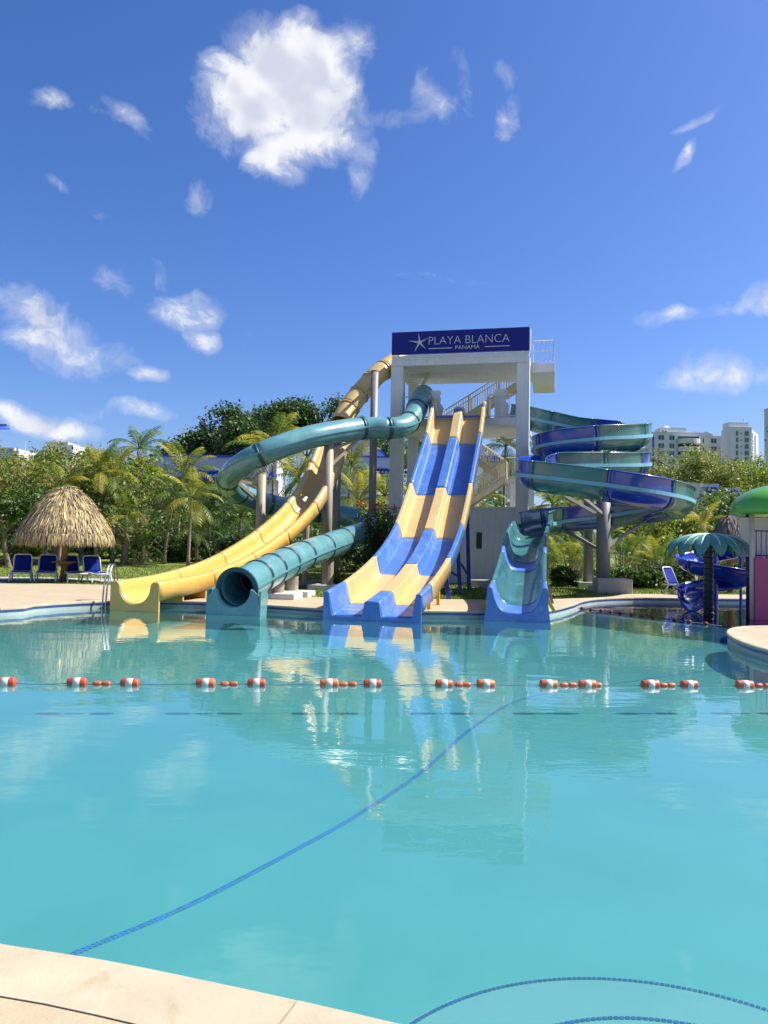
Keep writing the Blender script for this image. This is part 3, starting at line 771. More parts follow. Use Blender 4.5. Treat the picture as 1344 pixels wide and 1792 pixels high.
# mouth: flat collar, box cradle below
rm = MB(); 
for (r0, r1) in ((TR - .02, TR + .10),):
    a_ = np.linspace(0, 2 * math.pi, 33)[:-1]
    vs = []
    for dd in (0, .07):
        for r_ in (r0, r1):
            for a in a_: vs.append(p + tg * dd + sd * (r_ * math.cos(a)) + up * (r_ * math.sin(a)))
    nA = 32; fs = []
    for i in range(nA):
        j = (i + 1) % nA
        fs += [(i, nA + i, nA + j, j), (2 * nA + i, 2 * nA + j, 3 * nA + j, 3 * nA + i), (nA + i, 3 * nA + i, 3 * nA + j, nA + j), (i, j, 2 * nA + j, 2 * nA + i)]
    rm.add(vs, fs)
rm.build('mouth_collar', 'slide_teal_dark', teal, fix=True)
tgf2 = Vector((tg.x, tg.y, 0)).normalized()
cr = [p + sd * (TR * 1.0 * math.cos(a)) + zz * (TR * math.sin(a)) for a in np.linspace(math.pi, 2 * math.pi, 20)]
cr = [p + sd * -.66 + zz * -.16, p + sd * -.54 + zz * -.02] + cr + [p + sd * .54 + zz * -.02, p + sd * .66 + zz * -.16, p + sd * .74 + zz * (-.75 - p.z + .43), p + sd * -.74 + zz * (-.75 - p.z + .43)]
MB().slab([q + tgf2 * .30 for q in cr], -tgf2 * .06).build('mouth_plate', 'slide_teal', teal, fix=True)
ch = MB(); sweep(ch, [(p + tg * .07, tg, sd, up), (p + tgf2 * .30, tg, sd, up)], [(TR * math.sin(a), TR * math.cos(a)) for a in np.linspace(math.pi / 2, math.pi * 1.5, 16)])
solid(ch.build('mouth_tray', 'slide_teal', teal, smooth=True), .03, 0)
for sgn in (-1, 1):
    q = [p + sd * sgn * .68 + tgf2 * l + zz * h for l, h in [(.28, -.04), (-.15, .02), (-.3, -.2), (-.15, -.75), (.28, -.75)]]
    MB().slab(q, sd * sgn * .05).build('mouth_cheek', 'slide_teal', teal, fix=True)
# posts and brackets
pa = at(573, 900, 31.9); post(teal, pa - O, -.05, (at(573, 778, 31.9)).z, .2, 'post_tan', .4)
pb = at(456, 900, 32.6); post(teal, pb - O, -.05, (at(456, 828, 32.6)).z, .2, 'post_tan', .4)
pc = at(651, 900, 34.6); post(teal, pc - O, -.05, at(651, 650, 34.6).z, .17, 'post_grey', .35)
for h_, q in ((790, (632, 764, 32.9)), (818, (632, 764, 32.9))):
    brace(teal, Vector((pa.x, pa.y, at(573, h_, 31.9).z)) - O, at(*q) - O, .12, 'post_tan')
for h_, q in ((849, (402, 838, 31.9)), (879, (408, 838, 31.9))):
    brace(teal, Vector((pb.x, pb.y, at(456, h_, 32.6).z)) - O, at(*q) - O, .12, 'post_tan')
brace(teal, Vector((pc.x, pc.y, at(651, 765, 34.6).z)) - O, at(690, 762, 33.4) - O, .12)
for q, r_ in (((511, 1030, 24.4), .2), ((486, 1030, 23.2), .2), ((573, 1020, 28.6), .22)):
    g_ = at(*q); g2 = Vector((g_.x, g_.y, 0)) - O
    zt = min(((f[0] - g2).xy.length, f[0].z) for f in TF)[1] - TR - .02
    MB().tube([(g2.x, g2.y, -.05), (g2.x, g2.y, max(zt, .1))], r_, 14).build('support_post', 'post_tan', teal, smooth=False)
    MB().box((g2.x, g2.y, .05), (1.3, .9, .24), R(-10)).build('footing', 'white_plaster', teal, bevel=.02)

# ---- yellow slide: tube above, open flume below
yel = tag(empty('yellow_slide', (-2.5, 33, 0)), 'tall yellow slide, a tube at the tower and an open chute below', 'water slide')
O = Vector(yel.location)
YA = [at(*q) for q in [(700, 628, 37.6), (682, 641, 37.0), (660, 656, 36.5), (635, 683, 36), (612, 712, 35.4), (596, 742, 34.8)]]
YB = [at(*q) for q in [(582, 782, 34.0), (560, 838, 32.7), (527, 892, 31.0), (474, 943, 28.4), (402, 990, 25.4), (322, 1020, 22.7), (236, 1038, 20.1)]]
ypath = curve([q - O for q in YA + YB], .2)
fr = fracs(ypath, [at(*q) - O for q in [(672, 648, 36.8), (648, 667, 36.2), (628, 691, 35.8), (612, 712, 35.4), (596, 742, 34.8)]])
cut = fr[-1]; N = len(ypath) - 1; kcut = int(round(cut * N))
up_path = ypath[:kcut + 1]; lo_path = ypath[kcut:]
YR = .46
sections(yel, up_path, [(YR * math.sin(a), YR * math.cos(a)) for a in np.linspace(-math.pi + .0001, math.pi, 29)], [0] + [f / cut for f in fr], ['slide_sand'] * 6, flange=.06, flange_mat='slide_yellow', part='tube_section',
         ribs=[([(YR - .005, .03), (YR + .05, .03), (YR + .05, -.03), (YR - .005, -.03)], 'slide_sand'), ([(-YR + .005, -.03), (-YR - .05, -.03), (-YR - .05, .03), (-YR + .005, .03)], 'slide_sand')])
yprof = [(-.70, .12), (-.69, .51), (-.65, .58), (-.53, .58), (-.47, .52)] + [(.45 * math.sin(a), .45 - .45 * math.cos(a)) for a in np.linspace(-1.42, 1.42, 15)] + [(.47, .52), (.53, .58), (.65, .58), (.69, .51), (.70, .12)]
yprof = [(u, h - .3) for u, h in yprof]
ycuts = [0, .16, .33, .50, .66, .82, 1]
YF = sections(yel, lo_path, yprof, ycuts, ['slide_sand', 'slide_sand', 'slide_yellow', 'slide_yellow', 'slide_yellow', 'slide_yellow'], flange=.02, th=.03)
p, tg, sd, up = YF[-1]; tgf = Vector((tg.x, tg.y, 0)).normalized()
e = [p + sd * u + zz * h for u, h in yprof] + [p + sd * .70 + zz * -.7, p + sd * -.70 + zz * -.7]
MB().slab([q + tgf * .02 for q in e], -tgf * .06).build('end_plate', 'slide_yellow', yel, fix=True)
for l in (1.5, 2.9):
    k = len(YF) - 1 - int(l / .2); p, tg, sd, up = YF[k]
    e = [p + sd * u + zz * (h - .01) for u, h in yprof[5:20]] + [p + sd * .66 + zz * .2, p + sd * .68 + zz * (.0 - p.z), p + sd * .5 + zz * (0 - p.z), p + sd * -.5 + zz * (0 - p.z), p + sd * -.68 + zz * (0 - p.z), p + sd * -.66 + zz * .2]
    MB().slab(e, tgf * .07).build('cradle', 'slide_yellow', yel, fix=True)
k = len(YF) - 1 - int(5.2 / .2); p, tg, sd, up = YF[k]
for s, l in ((.30, 0), (.55, 0)):
    k = int(s * (len(YF) - 1)); p = YF[k][0]
    MB().tube([(p.x, p.y, -.05), (p.x, p.y, p.z - .16)], .13, 12).build('support_post', 'post_tan', yel)
    MB().box((p.x, p.y, .04), (.7, .7, .16), .3).build('footing', 'concrete', yel)
q = at(651, 668, 34.6) - O
brace(yel, at(651, 664, 34.6) - O, at(664, 666, 36.4) - O, .12)
brace(yel, at(651, 690, 34.6) - O, at(662, 668, 36.4) - O, .1)
pd = at(588, 900, 34.4); post(yel, pd - O, -.05, at(588, 775, 34.4).z, .18, 'post_grey', .35)

# ---- spiral slide, blue and teal open flume
spi = tag(empty('spiral_slide', (9.5, 32, 0)), 'open spiral slide with alternating teal and deep blue sections around a grey post', 'water slide')
O = Vector(spi.location)
sp = [(905, 728, 37.4), (925, 732, 36.9), (960, 742, 36.6), (1005, 752, 36.7), (1060, 757, 36.6), (1105, 760, 35.8), (1117, 762, 34.0), (1090, 766, 32.3), (1035, 770, 31.5), (980, 778, 31.7), (954, 787, 33.2), (975, 796, 35.2), (1035, 803, 36.4), (1095, 808, 35.6), (1116, 812, 33.9), (1085, 815, 32.2), (1010, 816, 31.2), (955, 818, 30.8), (930, 824, 29.6), (940, 832, 28.2), (990, 840, 27.4), (1060, 850, 26.9), (1130, 862, 27.0), (1178, 873, 28.2), (1186, 882, 30.3), (1150, 891, 32.2), (1090, 898, 33), (1020, 906, 32.7), (965, 912, 31.6), (934, 920, 30.2), (922, 938, 28.4), (917, 965, 26.4), (913, 994, 24.2), (909, 1021, 22.0), (906, 1040, 20.2), (905, 1044, 19.4)]
spath = curve([at(*q) - O for q in sp], .2)
SR = .52
arc = [(SR * math.sin(a), SR - SR * math.cos(a)) for a in np.linspace(-math.pi / 2, math.pi / 2, 17)]
sprof = [(-.62, SR + .52), (-.57, SR + .55), (-.54, SR + .50)] + [(u, h) for u, h in arc] + [(.54, SR + .50), (.57, SR + .55), (.62, SR + .52)]
sprof = [(u, h - .55) for u, h in sprof]
frs = fracs(spath, [at(*q) - O for q in [(934, 920, 30.2)]])[0]
k0 = int(round(frs * (len(spath) - 1)))
hi_path, lo_path = spath[:k0 + 1], spath[k0:]
jp = [(965, 743, 36.6), (1035, 754, 36.7), (1100, 760, 35.9), (1108, 763, 33.0), (1035, 770, 31.5), (965, 781, 32.2), (962, 792, 34.3), (1040, 803, 36.4), (1100, 809, 35.4), (1104, 813, 32.9), (1045, 816, 31.6), (960, 818, 30.9), (950, 834, 28.0), (1065, 850, 26.9), (1158, 868, 27.4), (1183, 884, 30.7), (1130, 894, 32.6), (1060, 901, 33), (966, 912, 31.7)]
sc = sorted([0] + [f / frs for f in fracs(spath, [at(*q) - O for q in jp])] + [1])
cols = ['spiral_teal' if i % 2 == 0 else 'slide_deep_blue' for i in range(len(sc))]
cols = ['spiral_teal', 'spiral_teal', 'slide_deep_blue', 'spiral_teal', 'spiral_teal', 'slide_deep_blue', 'slide_deep_blue', 'slide_deep_blue', 'spiral_teal', 'slide_deep_blue', 'spiral_teal', 'spiral_teal', 'slide_deep_blue', 'spiral_teal', 'slide_deep_blue', 'spiral_teal', 'slide_deep_blue', 'spiral_teal', 'slide_deep_blue', 'spiral_teal', 'spiral_teal']
rib = [(SR + .01, SR + .08 - .55), (SR + .09, SR + .07 - .55), (SR + .09, SR - .06 - .55), (SR + .01, SR - .08 - .55)]
rib2 = [(-u, h) for u, h in reversed(rib)]
SF = sections(spi, hi_path, sprof, sc, cols, flange=.035, th=.03, ribs=[(rib, 'spiral_rib'), (rib2, 'spiral_rib')])
# run-out: flared lips
hl = [(0, -.01), (.2, 0), (.37, .05), (.49, .17), (.57, .36), (.64, .62), (.67, .655), (.72, .655), (.745, .63), (.755, .34)]
lp = [(-u, h - .43) for u, h in reversed(hl)] + [(u, h - .43) for u, h in hl[1:]]
LF = sections(spi, lo_path, lp, [0, .10, .36, .46, .86, 1], ['spiral_teal', 'spiral_teal', 'slide_blue', 'spiral_teal', 'slide_blue'], flange=.02, th=.03)
p, tg, sd, up = LF[-1]; tgf = Vector((tg.x, tg.y, 0)).normalized()
e = [p + sd * u + zz * h for u, h in lp] + [p + sd * .84 + zz * -.8, p + sd * -.84 + zz * -.8]
MB().slab([q + tgf * .02 for q in e], tgf * .05).build('end_plate', 'slide_blue', spi, fix=True)
for l in (1.3, 4.2):
    k = len(LF) - 1 - int(l / .2); p, tg, sd, up = LF[k]
    for sgn in (-1, 1):
        MB().beam(p + sd * sgn * .7 - zz * .05, Vector(((p + sd * sgn * .95).x, (p + sd * sgn * .95).y, -.02)), .09, .09).build('leg', 'leg_yellow' if l < 2 else 'post_grey', spi)
# posts, brackets, footings
p1 = at(1056, 900, 30.4); p2 = at(1030, 900, 34.4)
post(spi, p1 - O, -.05, at(1056, 846, 30.4).z, .27, 'post_grey', .48); post(spi, p2 - O, -.05, at(1030, 775, 34.4).z, .22, 'post_grey', .55)
MB().box(p1.xy.to_3d() - O.xy.to_3d() + Vector((.25, -.35, .24)), (1.3, 1.3, .62), R(-6)).build('footing', 'concrete', spi, bevel=.03)
def br(px, py, Y, base, by, w=.12):
    b_ = Vector((base.x, base.y, at(px, by, base.y).z)); brace(spi, b_ - O, at(px, py, Y) - O, w)
for a in [(975, 860, 28.4, p1, 905), (975, 858, 28.4, p1, 865), (1160, 884, 29.6, p1, 893), (1160, 884, 29.6, p1, 935), (1010, 862, 27.6, p1, 900), (1120, 784, 33.4, p2, 793), (1120, 784, 33.4, p2, 820), (960, 803, 33, p2, 802), (985, 836, 31.2, p2, 850), (985, 930, 31.8, p2, 945), (990, 928, 31.8, p1, 965), (1130, 912, 32.4, p1, 962)]: br(*a)

# ================================================================== POOL THINGS
# ---- float lines
def float_line(name, A, B, spots, label, big=.125, group=None, rope_r=.006):
    root = tag(empty(name, A), label, 'float line', group)
    d = (B - A); L = d.length; ux = d.normalized(); rot = (0, 0, math.atan2(ux.y, ux.x))
    mb = MB(); P = [Vector((0, 0, .02)) + ux * (L * k / 60) + Vector((0, 0, -.012 + .006 * math.sin(k * 1.7))) for k in range(61)]
    mb.tube(P, rope_r, 5); mb.build('rope', 'rope', root)
    return root, ux, rot
def capsule_x(l, r, rr=.3, n=14):
    prof = [(-l, r * .18), (-l, r * .6), (-l + r * rr * .4, r * .88), (-l + r * rr, r), (l - r * rr, r), (l - r * rr * .4, r * .88), (l, r * .6), (l, r * .18)]
    mb = MB()
    for (x, q) in prof:
        for k in range(n):
            a = 2 * math.pi * k / n; mb.v.append((x, q * math.cos(a), q * math.sin(a)))
    for i in range(len(prof) - 1):
        for k in range(n): mb.f.append((i * n + k, (i + 1) * n + k, (i + 1) * n + (k + 1) % n, i * n + (k + 1) % n))
    mb.f.append(tuple(range(n))); mb.f.append(tuple((len(prof) - 1) * n + k for k in range(n))[::-1])
    return mb
def mesh_of(mb, name, m, fix=True):
    me = mb.mesh(name); bm = bmesh.new(); bm.from_mesh(me); bmesh.ops.recalc_face_normals(bm, faces=bm.faces); bm.to_mesh(me); bm.free()
    me.shade_smooth(); me.materials.append(MATS[m]); return me
me_big = mesh_of(capsule_x(.118, .060), 'float', 'float_orange')
me_band = mesh_of(capsule_x(.048, .063, .1), 'float_band', 'float_white')
me_small = mesh_of(capsule_x(.052, .034, .9), 'small_float', 'float_orange')
A, B = gz(-120, 1197, WZ), gz(1480, 1202, WZ); A.z = B.z = WZ
fl, ux, rot = float_line('lane_float_line', A, B, None, 'line of orange and white floats strung across the pool on a rope')
def on_line(px):
    d = ray(px, 1198); q = EYE + d * ((WZ - EYE.z) / d.z)
    # where the sight plane through px crosses the rope
    n_ = Vector((d.y, -d.x)); den = n_.x * ux.x + n_.y * ux.y
    return -(n_.x * A.x + n_.y * A.y) / den
for px in (-80, 10, 135, 227, 360, 449, 576, 652, 777, 850, 960, 1028, 1138, 1206, 1303, 1385):
    p = ux * on_line(px) + Vector((0, 0, .022))
    r0 = (random.uniform(-.6, .6), random.uniform(-.04, .04), rot[2] + random.uniform(-.05, .05))
    k = random.uniform(.96, 1.04)
    f_ = link_mesh('float', me_big, fl, p, r0, k); link_mesh('float_band', me_band, f_)
for px in (170, 186, 393, 409, 601, 617, 803, 817, 987, 1002, 1046, 1161, 1175, 1328, 1344):
    link_mesh('small_float', me_small, fl, ux * on_line(px) + Vector((0, 0, .012)), (0, random.uniform(-.05, .05), rot[2] + random.uniform(-.1, .1)))
A2, B2 = gz(1008, 1064, WZ), gz(1262, 1096, WZ); A2.z = B2.z = WZ
fl2, ux2, rot2 = float_line('paddling_float_line', A2, B2, None, 'rope with small red floats closing off the dark paddling pool', rope_r=.012)
me_red = mesh_of(capsule_x(.055, .045, .9), 'small_float', 'red_float')
for px in (1018, 1034, 1052, 1069, 1085, 1105, 1123, 1142, 1180, 1206, 1235):
    d = ray(px, 1075); n_ = Vector((d.y, -d.x)); s_ = -(n_.x * A2.x + n_.y * A2.y) / (n_.x * ux2.x + n_.y * ux2.y)
    link_mesh('small_float', me_red, fl2, ux2 * s_ + Vector((0, 0, .02)), (0, 0, rot2[2]))

# ---- pool ladder rails
ld = tag(empty('pool_ladder', gz(184, 1052)), 'steel pool ladder rail at the far edge left of the yellow chute', 'pool ladder')
for dx in (-.03, .06):
    pts = [(dx, .75, -.02), (dx, .72, .55), (dx, .62, .86), (dx, .45, .98), (dx, .25, .92), (dx, .05, .62), (dx, -.10, .1), (dx, -.12, -.9)]
    MB().tube(curve(pts, .08), .022, 8).build('handrail', 'steel', ld, smooth=True)
for z in (-.35, -.65): MB().box((.025, -.12, z), (.2, .1, .03)).build('rung', 'steel', ld)

# ---- loungers
def make_lounger():
    root = empty('sun_lounger')
    w, L, zs = .33, 1.25, .36
    fr = MB()
    for s in (-1, 1): fr.tube(curve([(s * w, .35, zs), (s * w, 0, zs), (s * w, -L * .6, zs + .01), (s * w, -L, zs - .03)], .12), .03, 8)
    fr.tube([(-w, -L, zs - .03), (w, -L, zs - .03)], .03, 8); fr.tube([(-w, .2, zs), (w, .2, zs)], .025, 8)
    fr.build('frame', 'white_paint', root, smooth=True)
    for s in (-1, 1):
        for (y, dy) in ((-L + .12, -.14), (.05, .22)):
            MB().tube(curve([(s * w, y, zs), (s * (w + .03), y + dy * .3, zs * .6), (s * (w + .05), y + dy, .0)], .08), [.036] * 6 if False else .033, 8).build('leg', 'white_paint', root, smooth=True)
        MB().tube([(s * w, -L * .55, zs - .05), (s * w, -.1, zs - .1)], .02, 6).build('stretcher', 'white_paint', root)
    # seat sling
    mb = MB(); rows = []
    for y in np.linspace(-L + .05, .1, 10):
        rows.append([(x, y, zs + .02 - .03 * (1 - (x / w) ** 2)) for x in np.linspace(-w + .02, w - .02, 6)])
    mb.v = [v for r in rows for v in r]; mb.f = [(i * 6 + j, i * 6 + j + 1, (i + 1) * 6 + j + 1, (i + 1) * 6 + j) for i in range(9) for j in range(5)]
    solid(mb.build('seat_sling', 'lounger_blue', root, smooth=True), .012)
    # raised back
    e = R(66); dy, dz = math.cos(e), math.sin(e); H = .70
    def bp(x, t): return (x, .08 + dy * t, zs + .02 + dz * t)
    out = [(-w, 0), (-w, H * .8), (-w * .9, H * .95), (-w * .7, H), (w * .7, H), (w * .9, H * .95), (w, H * .8), (w, 0)]
    MB().tube([bp(x, t) for x, t in out], .03, 8).build('back_frame', 'white_paint', root, smooth=True)
    mb = MB(); rows = []
    for t in np.linspace(.02, H - .02, 8):
        ww = (w - .02) * (1 if t < H * .8 else .92)
        rows.append([Vector(bp(x, t)) + Vector((0, dz, -dy)) * (.035 * (1 - (x / w) ** 2)) for x in np.linspace(-ww, ww, 6)])
    mb.v = [tuple(v) for r in rows for v in r]; mb.f = [(i * 6 + j, i * 6 + j + 1, (i + 1) * 6 + j + 1, (i + 1) * 6 + j) for i in range(7) for j in range(5)]
    solid(mb.build('back_sling', 'lounger_blue', root, smooth=True), .012)
    return root
lg = make_lounger()
LAB = ['leftmost blue lounger under the palapa, shaded, with white frame', 'blue lounger left of the palapa post, half behind the small table', 'blue lounger right of the palapa post, turned slightly to the pool', 'rightmost blue lounger under the palapa, sun falling on its seat']
for i, (px, rz) in enumerate(((42, 22), (86, 20), (127, 34), (166, 36))):
    q = gz(px, 1013); o = lg if i == 0 else copy_tree(lg)
    yy_ = gz(111, 1017.5).y + .55; o.location = (at(px - 3, 1000, yy_).x, yy_, 0); o.rotation_euler.z = R(rz); tag(o, LAB[i], 'lounger', 'loungers around the left palapa')
o = copy_tree(lg); q = gz(1186, 1040); o.location = (q.x, q.y + .3, 0); o.rotation_euler.z = R(38); tag(o, 'single blue lounger in shade behind the small spiral slide', 'lounger')
# stone slab they stand on
lgslab = MB().box((gz(100, 1016).x - .4, gz(100, 1016).y + .7, .0), (6.6, 2.4, .05), R(1)).build('lounger_slab', 'concrete', None); kind(lgslab, 'structure')

# ---- palapas
def palapa(name, base, rad, zr, zt, m, label, nst, post_r=.12, table=True):
    root = tag(empty(name, base), label, 'palapa')
    MB().tube([(0, 0, -.05), (0, 0, zt - .2)], [post_r, post_r * .92], 12).build('post', 'wood', root, smooth=True)
    prof = [(0.02, zt)] + [(rad * t, zt - (zt - zr) * (t ** 1.75)) for t in np.linspace(.12, 1, 9)]
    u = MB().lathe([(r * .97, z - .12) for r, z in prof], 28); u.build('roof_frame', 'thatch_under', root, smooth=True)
    mb = MB()
    for _ in range(nst):
        t = math.sqrt(random.random()) * 1.0; a = random.uniform(0, 2 * math.pi)
        layer = random.uniform(0, .1)
        r0 = rad * t; z0 = zt - (zt - zr) * (t ** 1.75) + layer - .03
        L = random.uniform(.22, .5); sl = math.atan2((zt - zr) * 1.9 * max(t, .05) ** .9, rad) + random.gauss(.12, .14)
        if t > .9: sl += .5
        w = random.uniform(.008, .022); a2 = a + random.gauss(0, .05)
        d = Vector((math.cos(a2) * math.cos(sl), math.sin(a2) * math.cos(sl), -math.sin(sl))); side = Vector((-math.sin(a), math.cos(a), random.gauss(0, .3))).normalized()
        p = Vector((r0 * math.cos(a), r0 * math.sin(a), z0)); nn = d.cross(side).normalized() * random.uniform(0, .02)
        q = p + d * L
        mb.add([p - side * w, p + side * w, p + d * L * .55 + side * w + nn, q, p + d * L * .55 - side * w + nn], [(0, 1, 2, 4), (4, 2, 3)])
    for _ in range(nst // 3):                      # fringe
        a = random.uniform(0, 2 * math.pi); r0 = rad * random.uniform(.90, 1.0); L = random.uniform(.14, .40); w = random.uniform(.012, .03)
        p = Vector((r0 * math.cos(a), r0 * math.sin(a), zr + random.uniform(-.02, .14))); d = Vector((math.cos(a) * .18 + random.gauss(0, .08), math.sin(a) * .18 + random.gauss(0, .08), -1)).normalized(); side = Vector((-math.sin(a), math.cos(a), 0))
        mb.add([p - side * w, p + side * w, p + d * L], [(0, 1, 2)])
    kind(mb.build('thatch', m, root), 'stuff')
    # rafters
    for k in range(8):
        a = k * math.pi / 4 + .2
        MB().tube([(0, 0, zt - .45), (rad * .8 * math.cos(a), rad * .8 * math.sin(a), zr + .05)], .03, 6).build('rafter', 'wood', root)
    if table:
        MB().tube([(0, 0, .74), (0, 0, .79)], .46, 20).build('round_table', 'wood', root, bevel=.01)
        MB().tube([(0, 0, .62), (0, 0, .74)], [.14, .34], 12, True).build('table_bracket', 'wood', root)
    return root
b = gz(111, 1017.5); zr = at(111, 940, b.y).z; zt = at(111, 853, b.y).z
palapa('thatched_palapa', b, 81 / FPX * b.y, zr, zt, 'thatch', 'straw-coloured thatched palapa on a wooden post over four blue loungers', 26000)
b = gz(1278, 1036); b.z = 0; zr = at(1278, 965, b.y).z; zt = at(1278, 903, b.y).z
palapa('thatched_palapa', b, 1.05, zr - .1, zt, 'thatch_grey', 'grey-brown thatched palapa behind the fibreglass palm umbrella', 7000, table=False)

# ---- fibreglass palm umbrella in the paddling pool
b = at(1240, 1070, 22.4); zt = at(1240, 936, 22.4).z; zr = at(1240, 962, 22.4).z
pu = tag(empty('palm_umbrella', (b.x, b.y, WZ)), 'teal fibreglass palm-leaf umbrella on a dark trunk in the paddling pool', 'umbrella')
tk = []
for k in range(15):
    z = k * (zt - WZ - .1) / 14 - .35; tk += [(.145 - .002 * k, z), (.165 - .002 * k, z + .10), (.14 - .002 * k, z + .13)]
MB().lathe(tk, 16).build('trunk', 'fibre_trunk', pu, smooth=False)
UR = 71 / FPX * 22.4; NL = 14
for k in range(NL):
    a = 2 * math.pi * k / NL + .1; mb = MB(); rb = MB(); rows = []; M = 9
    ca, sa = math.cos(a), math.sin(a)
    for i, t in enumerate(np.linspace(.04, 1, M)):
        r = UR * (math.sin(t * 1.45) / math.sin(1.45)); z = (zt - WZ) - .0 - (zt - zr + .16) * t ** 2.4
        wd = .02 + UR * .175 * math.sin(min(1, t / .60) * math.pi / 2) if t < .60 else UR * .195 * (1 - ((t - .60) / .40) ** 1.7) + .005
        row = []
        for j in range(5):
            s = (j - 2) / 2; x = r; y = s * wd; row.append((x * ca - y * sa, x * sa + y * ca, z - .05 * abs(s) ** 1.5 - .02 * (i % 2) * abs(s)))
        rows.append(row)
    mb.v = [v for r_ in rows for v in r_]; mb.f = [(i * 5 + j, i * 5 + j + 1, (i + 1) * 5 + j + 1, (i + 1) * 5 + j) for i in range(M - 1) for j in range(4)]
    lf = solid(mb.build('palm_leaf', 'fibre_palm', pu, smooth=True, fix=False), .03, -1)
    rb.tube([(r_[2][0], r_[2][1], r_[2][2] + .012) for r_ in rows], [.045 - .003 * i for i in range(M)], 6)
    for i in range(2, M - 1):
        for s in (0, 4):
            c0 = Vector(rows[i][2]); c1 = Vector(rows[min(M - 1, i + 1)][s]).lerp(c0, .12)
            rb.tube([c0 + Vector((0, 0, .008)), c1 + Vector((0, 0, .012))], [.014, .006], 4, False)
    rb.build('leaf_rib', 'fibre_rib', lf)

# ---- small spiral slide
c = at(1250, 1060, 24.7)
ks = tag(empty('kids_spiral_slide', (c.x, c.y, 0)), 'small glossy blue spiral slide behind the palm umbrella', 'water slide')
hp = []
for a in np.linspace(-25, 560, 40):
    t = (a + 25) / 585; rr = .80; hp.append((rr * math.cos(R(a)), rr * math.sin(R(a)), 1.62 - 1.62 * t + .08))
hp += [(-.95, -.55, .02), (-1.1, -1.0, -.08)]
kpth = curve(hp, .12); KR = .34
kprof = [(-KR - .08, .40), (-KR, .42)] + [(KR * math.sin(a), KR - KR * math.cos(a)) for a in np.linspace(-1.55, 1.55, 13)] + [(KR, .42), (KR + .08, .40)]
kprof = [(u, h - .12) for u, h in kprof]
sections(ks, kpth, kprof, [0, .18, .36, .54, .72, .88, 1], ['kid_blue'] * 6, flange=.025, th=.03)
MB().tube([(0, 0, -.5), (0, 0, 2.0)], .12, 14).build('centre_post', 'kid_blue', ks)
for a in (60, 200, 330):
    MB().beam((0, 0, .45), (.75 * math.cos(R(a)), .75 * math.sin(R(a)), .5 if a > 100 else 1.2), .06, .06).build('arm', 'kid_blue', ks)
MB().span((.5, .2, 1.45), (1.6, 1.5, 1.55)).build('start_deck', 'kid_blue', ks)
for x, y in ((1.5, .3), (1.5, 1.4)): MB().tube([(x, y, -.5), (x, y, 1.46)], .05, 8).build('deck_post', 'kid_blue', ks)

# ---- play house with green mushroom roof
c = at(1364, 1060, 21.6); zr = at(1364, 902, 21.6).z; zt = at(1364, 849, 21.6).z; DR = 79 / FPX * 21.6
ph = tag(empty('play_house', (c.x, c.y, 0)), 'water play house with green domed roof, cream post and pink panel', 'play house')
pr = [(0.001, zt)] + [(DR * math.sin(a), zr + .1 + (zt - zr - .1) * math.cos(a)) for a in np.linspace(.15, math.pi / 2, 10)] + [(DR * 1.0, zr + .04), (DR * .96, zr), (DR * .8, zr + .03), (.001, zr + .05)]
MB().lathe(pr, 48).build('domed_roof', 'dome_green', ph, smooth=True, fix=True)
def rel(px, Y): q = at(px, 1000, Y); return q.x - c.x, q.y - c.y
x, y = rel(1316, 21.3); MB().tube([(x, y, WZ - .4), (x, y, zr + .1)], .07, 14).build('roof_post', 'cream_paint', ph, smooth=True)
x2, y2 = rel(1309, 22.6); MB().tube([(x2, y2, WZ - .4), (x2, y2, zr + .1)], .06, 14).build('roof_post', 'purple', ph, smooth=True)
for xx, yy in ((1.0, -.4), (1.0, .9)): MB().tube([(xx, yy, WZ - .4), (xx, yy, zr + .1)], .07, 14).build('roof_post', 'cream_paint', ph, smooth=True)
x3, y3 = rel(1320, 21.2); z0 = at(1330, 976, 21.2).z
MB().span((x3, y3 - .03, WZ - .3), (x3 + 2.2, y3 + .05, z0)).build('side_panel', 'panel_pink', ph, bevel=.02)
MB().span((x3 + .05, y3 + .9, z0 + .02), (x3 + 2.2, y3 + .98, at(1330, 906, 22.1).z)).build('back_panel', 'white_paint', ph)
bars = MB()
zt2 = at(1330, 929, 21.4).z
for k in range(16): bars.tube([(x3 + .06 + k * .14, y3 + .3, z0 - .4), (x3 + .06 + k * .14, y3 + .3, zt2)], .012, 6)
bars.tube([(x3 + .03, y3 + .3, zt2), (x3 + 2.2, y3 + .3, zt2)], .02, 6); bars.tube([(x3 + .03, y3 + .3, z0 + .06), (x3 + 2.2, y3 + .3, z0 + .06)], .02, 6)
bars.build('guard_rail', 'purple', ph)
MB().span((x3, y3 + .05, z0 - .55), (x3 + 2.2, y3 + 1.2, z0 - .45)).build('play_deck', 'purple', ph)
# ---- bits on the lawn
q = gz(601, 1018); bo = MB().lathe([(.001, .32), (.12, .30), (.17, .2), (.18, -.05)], 14).build('lawn_light', 'bollard_dark', None, smooth=True); bo.location = gz(602, 1017); tag(bo, 'dark round garden light on the shaded grass below the teal tube', 'garden light')
bx = MB().box((0, 0, .2), (.42, .42, .5)).build('utility_box', 'white_plaster', None, bevel=.02); bx.location = gz(580, 1024); tag(bx, 'small white concrete box beside the tan slide post', 'utility box')
bx = MB().box((0, 0, .1), (.8, .5, .28)).build('ground_box', 'concrete', None, bevel=.02); bx.location = gz(640, 1019); tag(bx, 'low grey concrete box on the shaded lawn left of the racing slide', 'utility box')

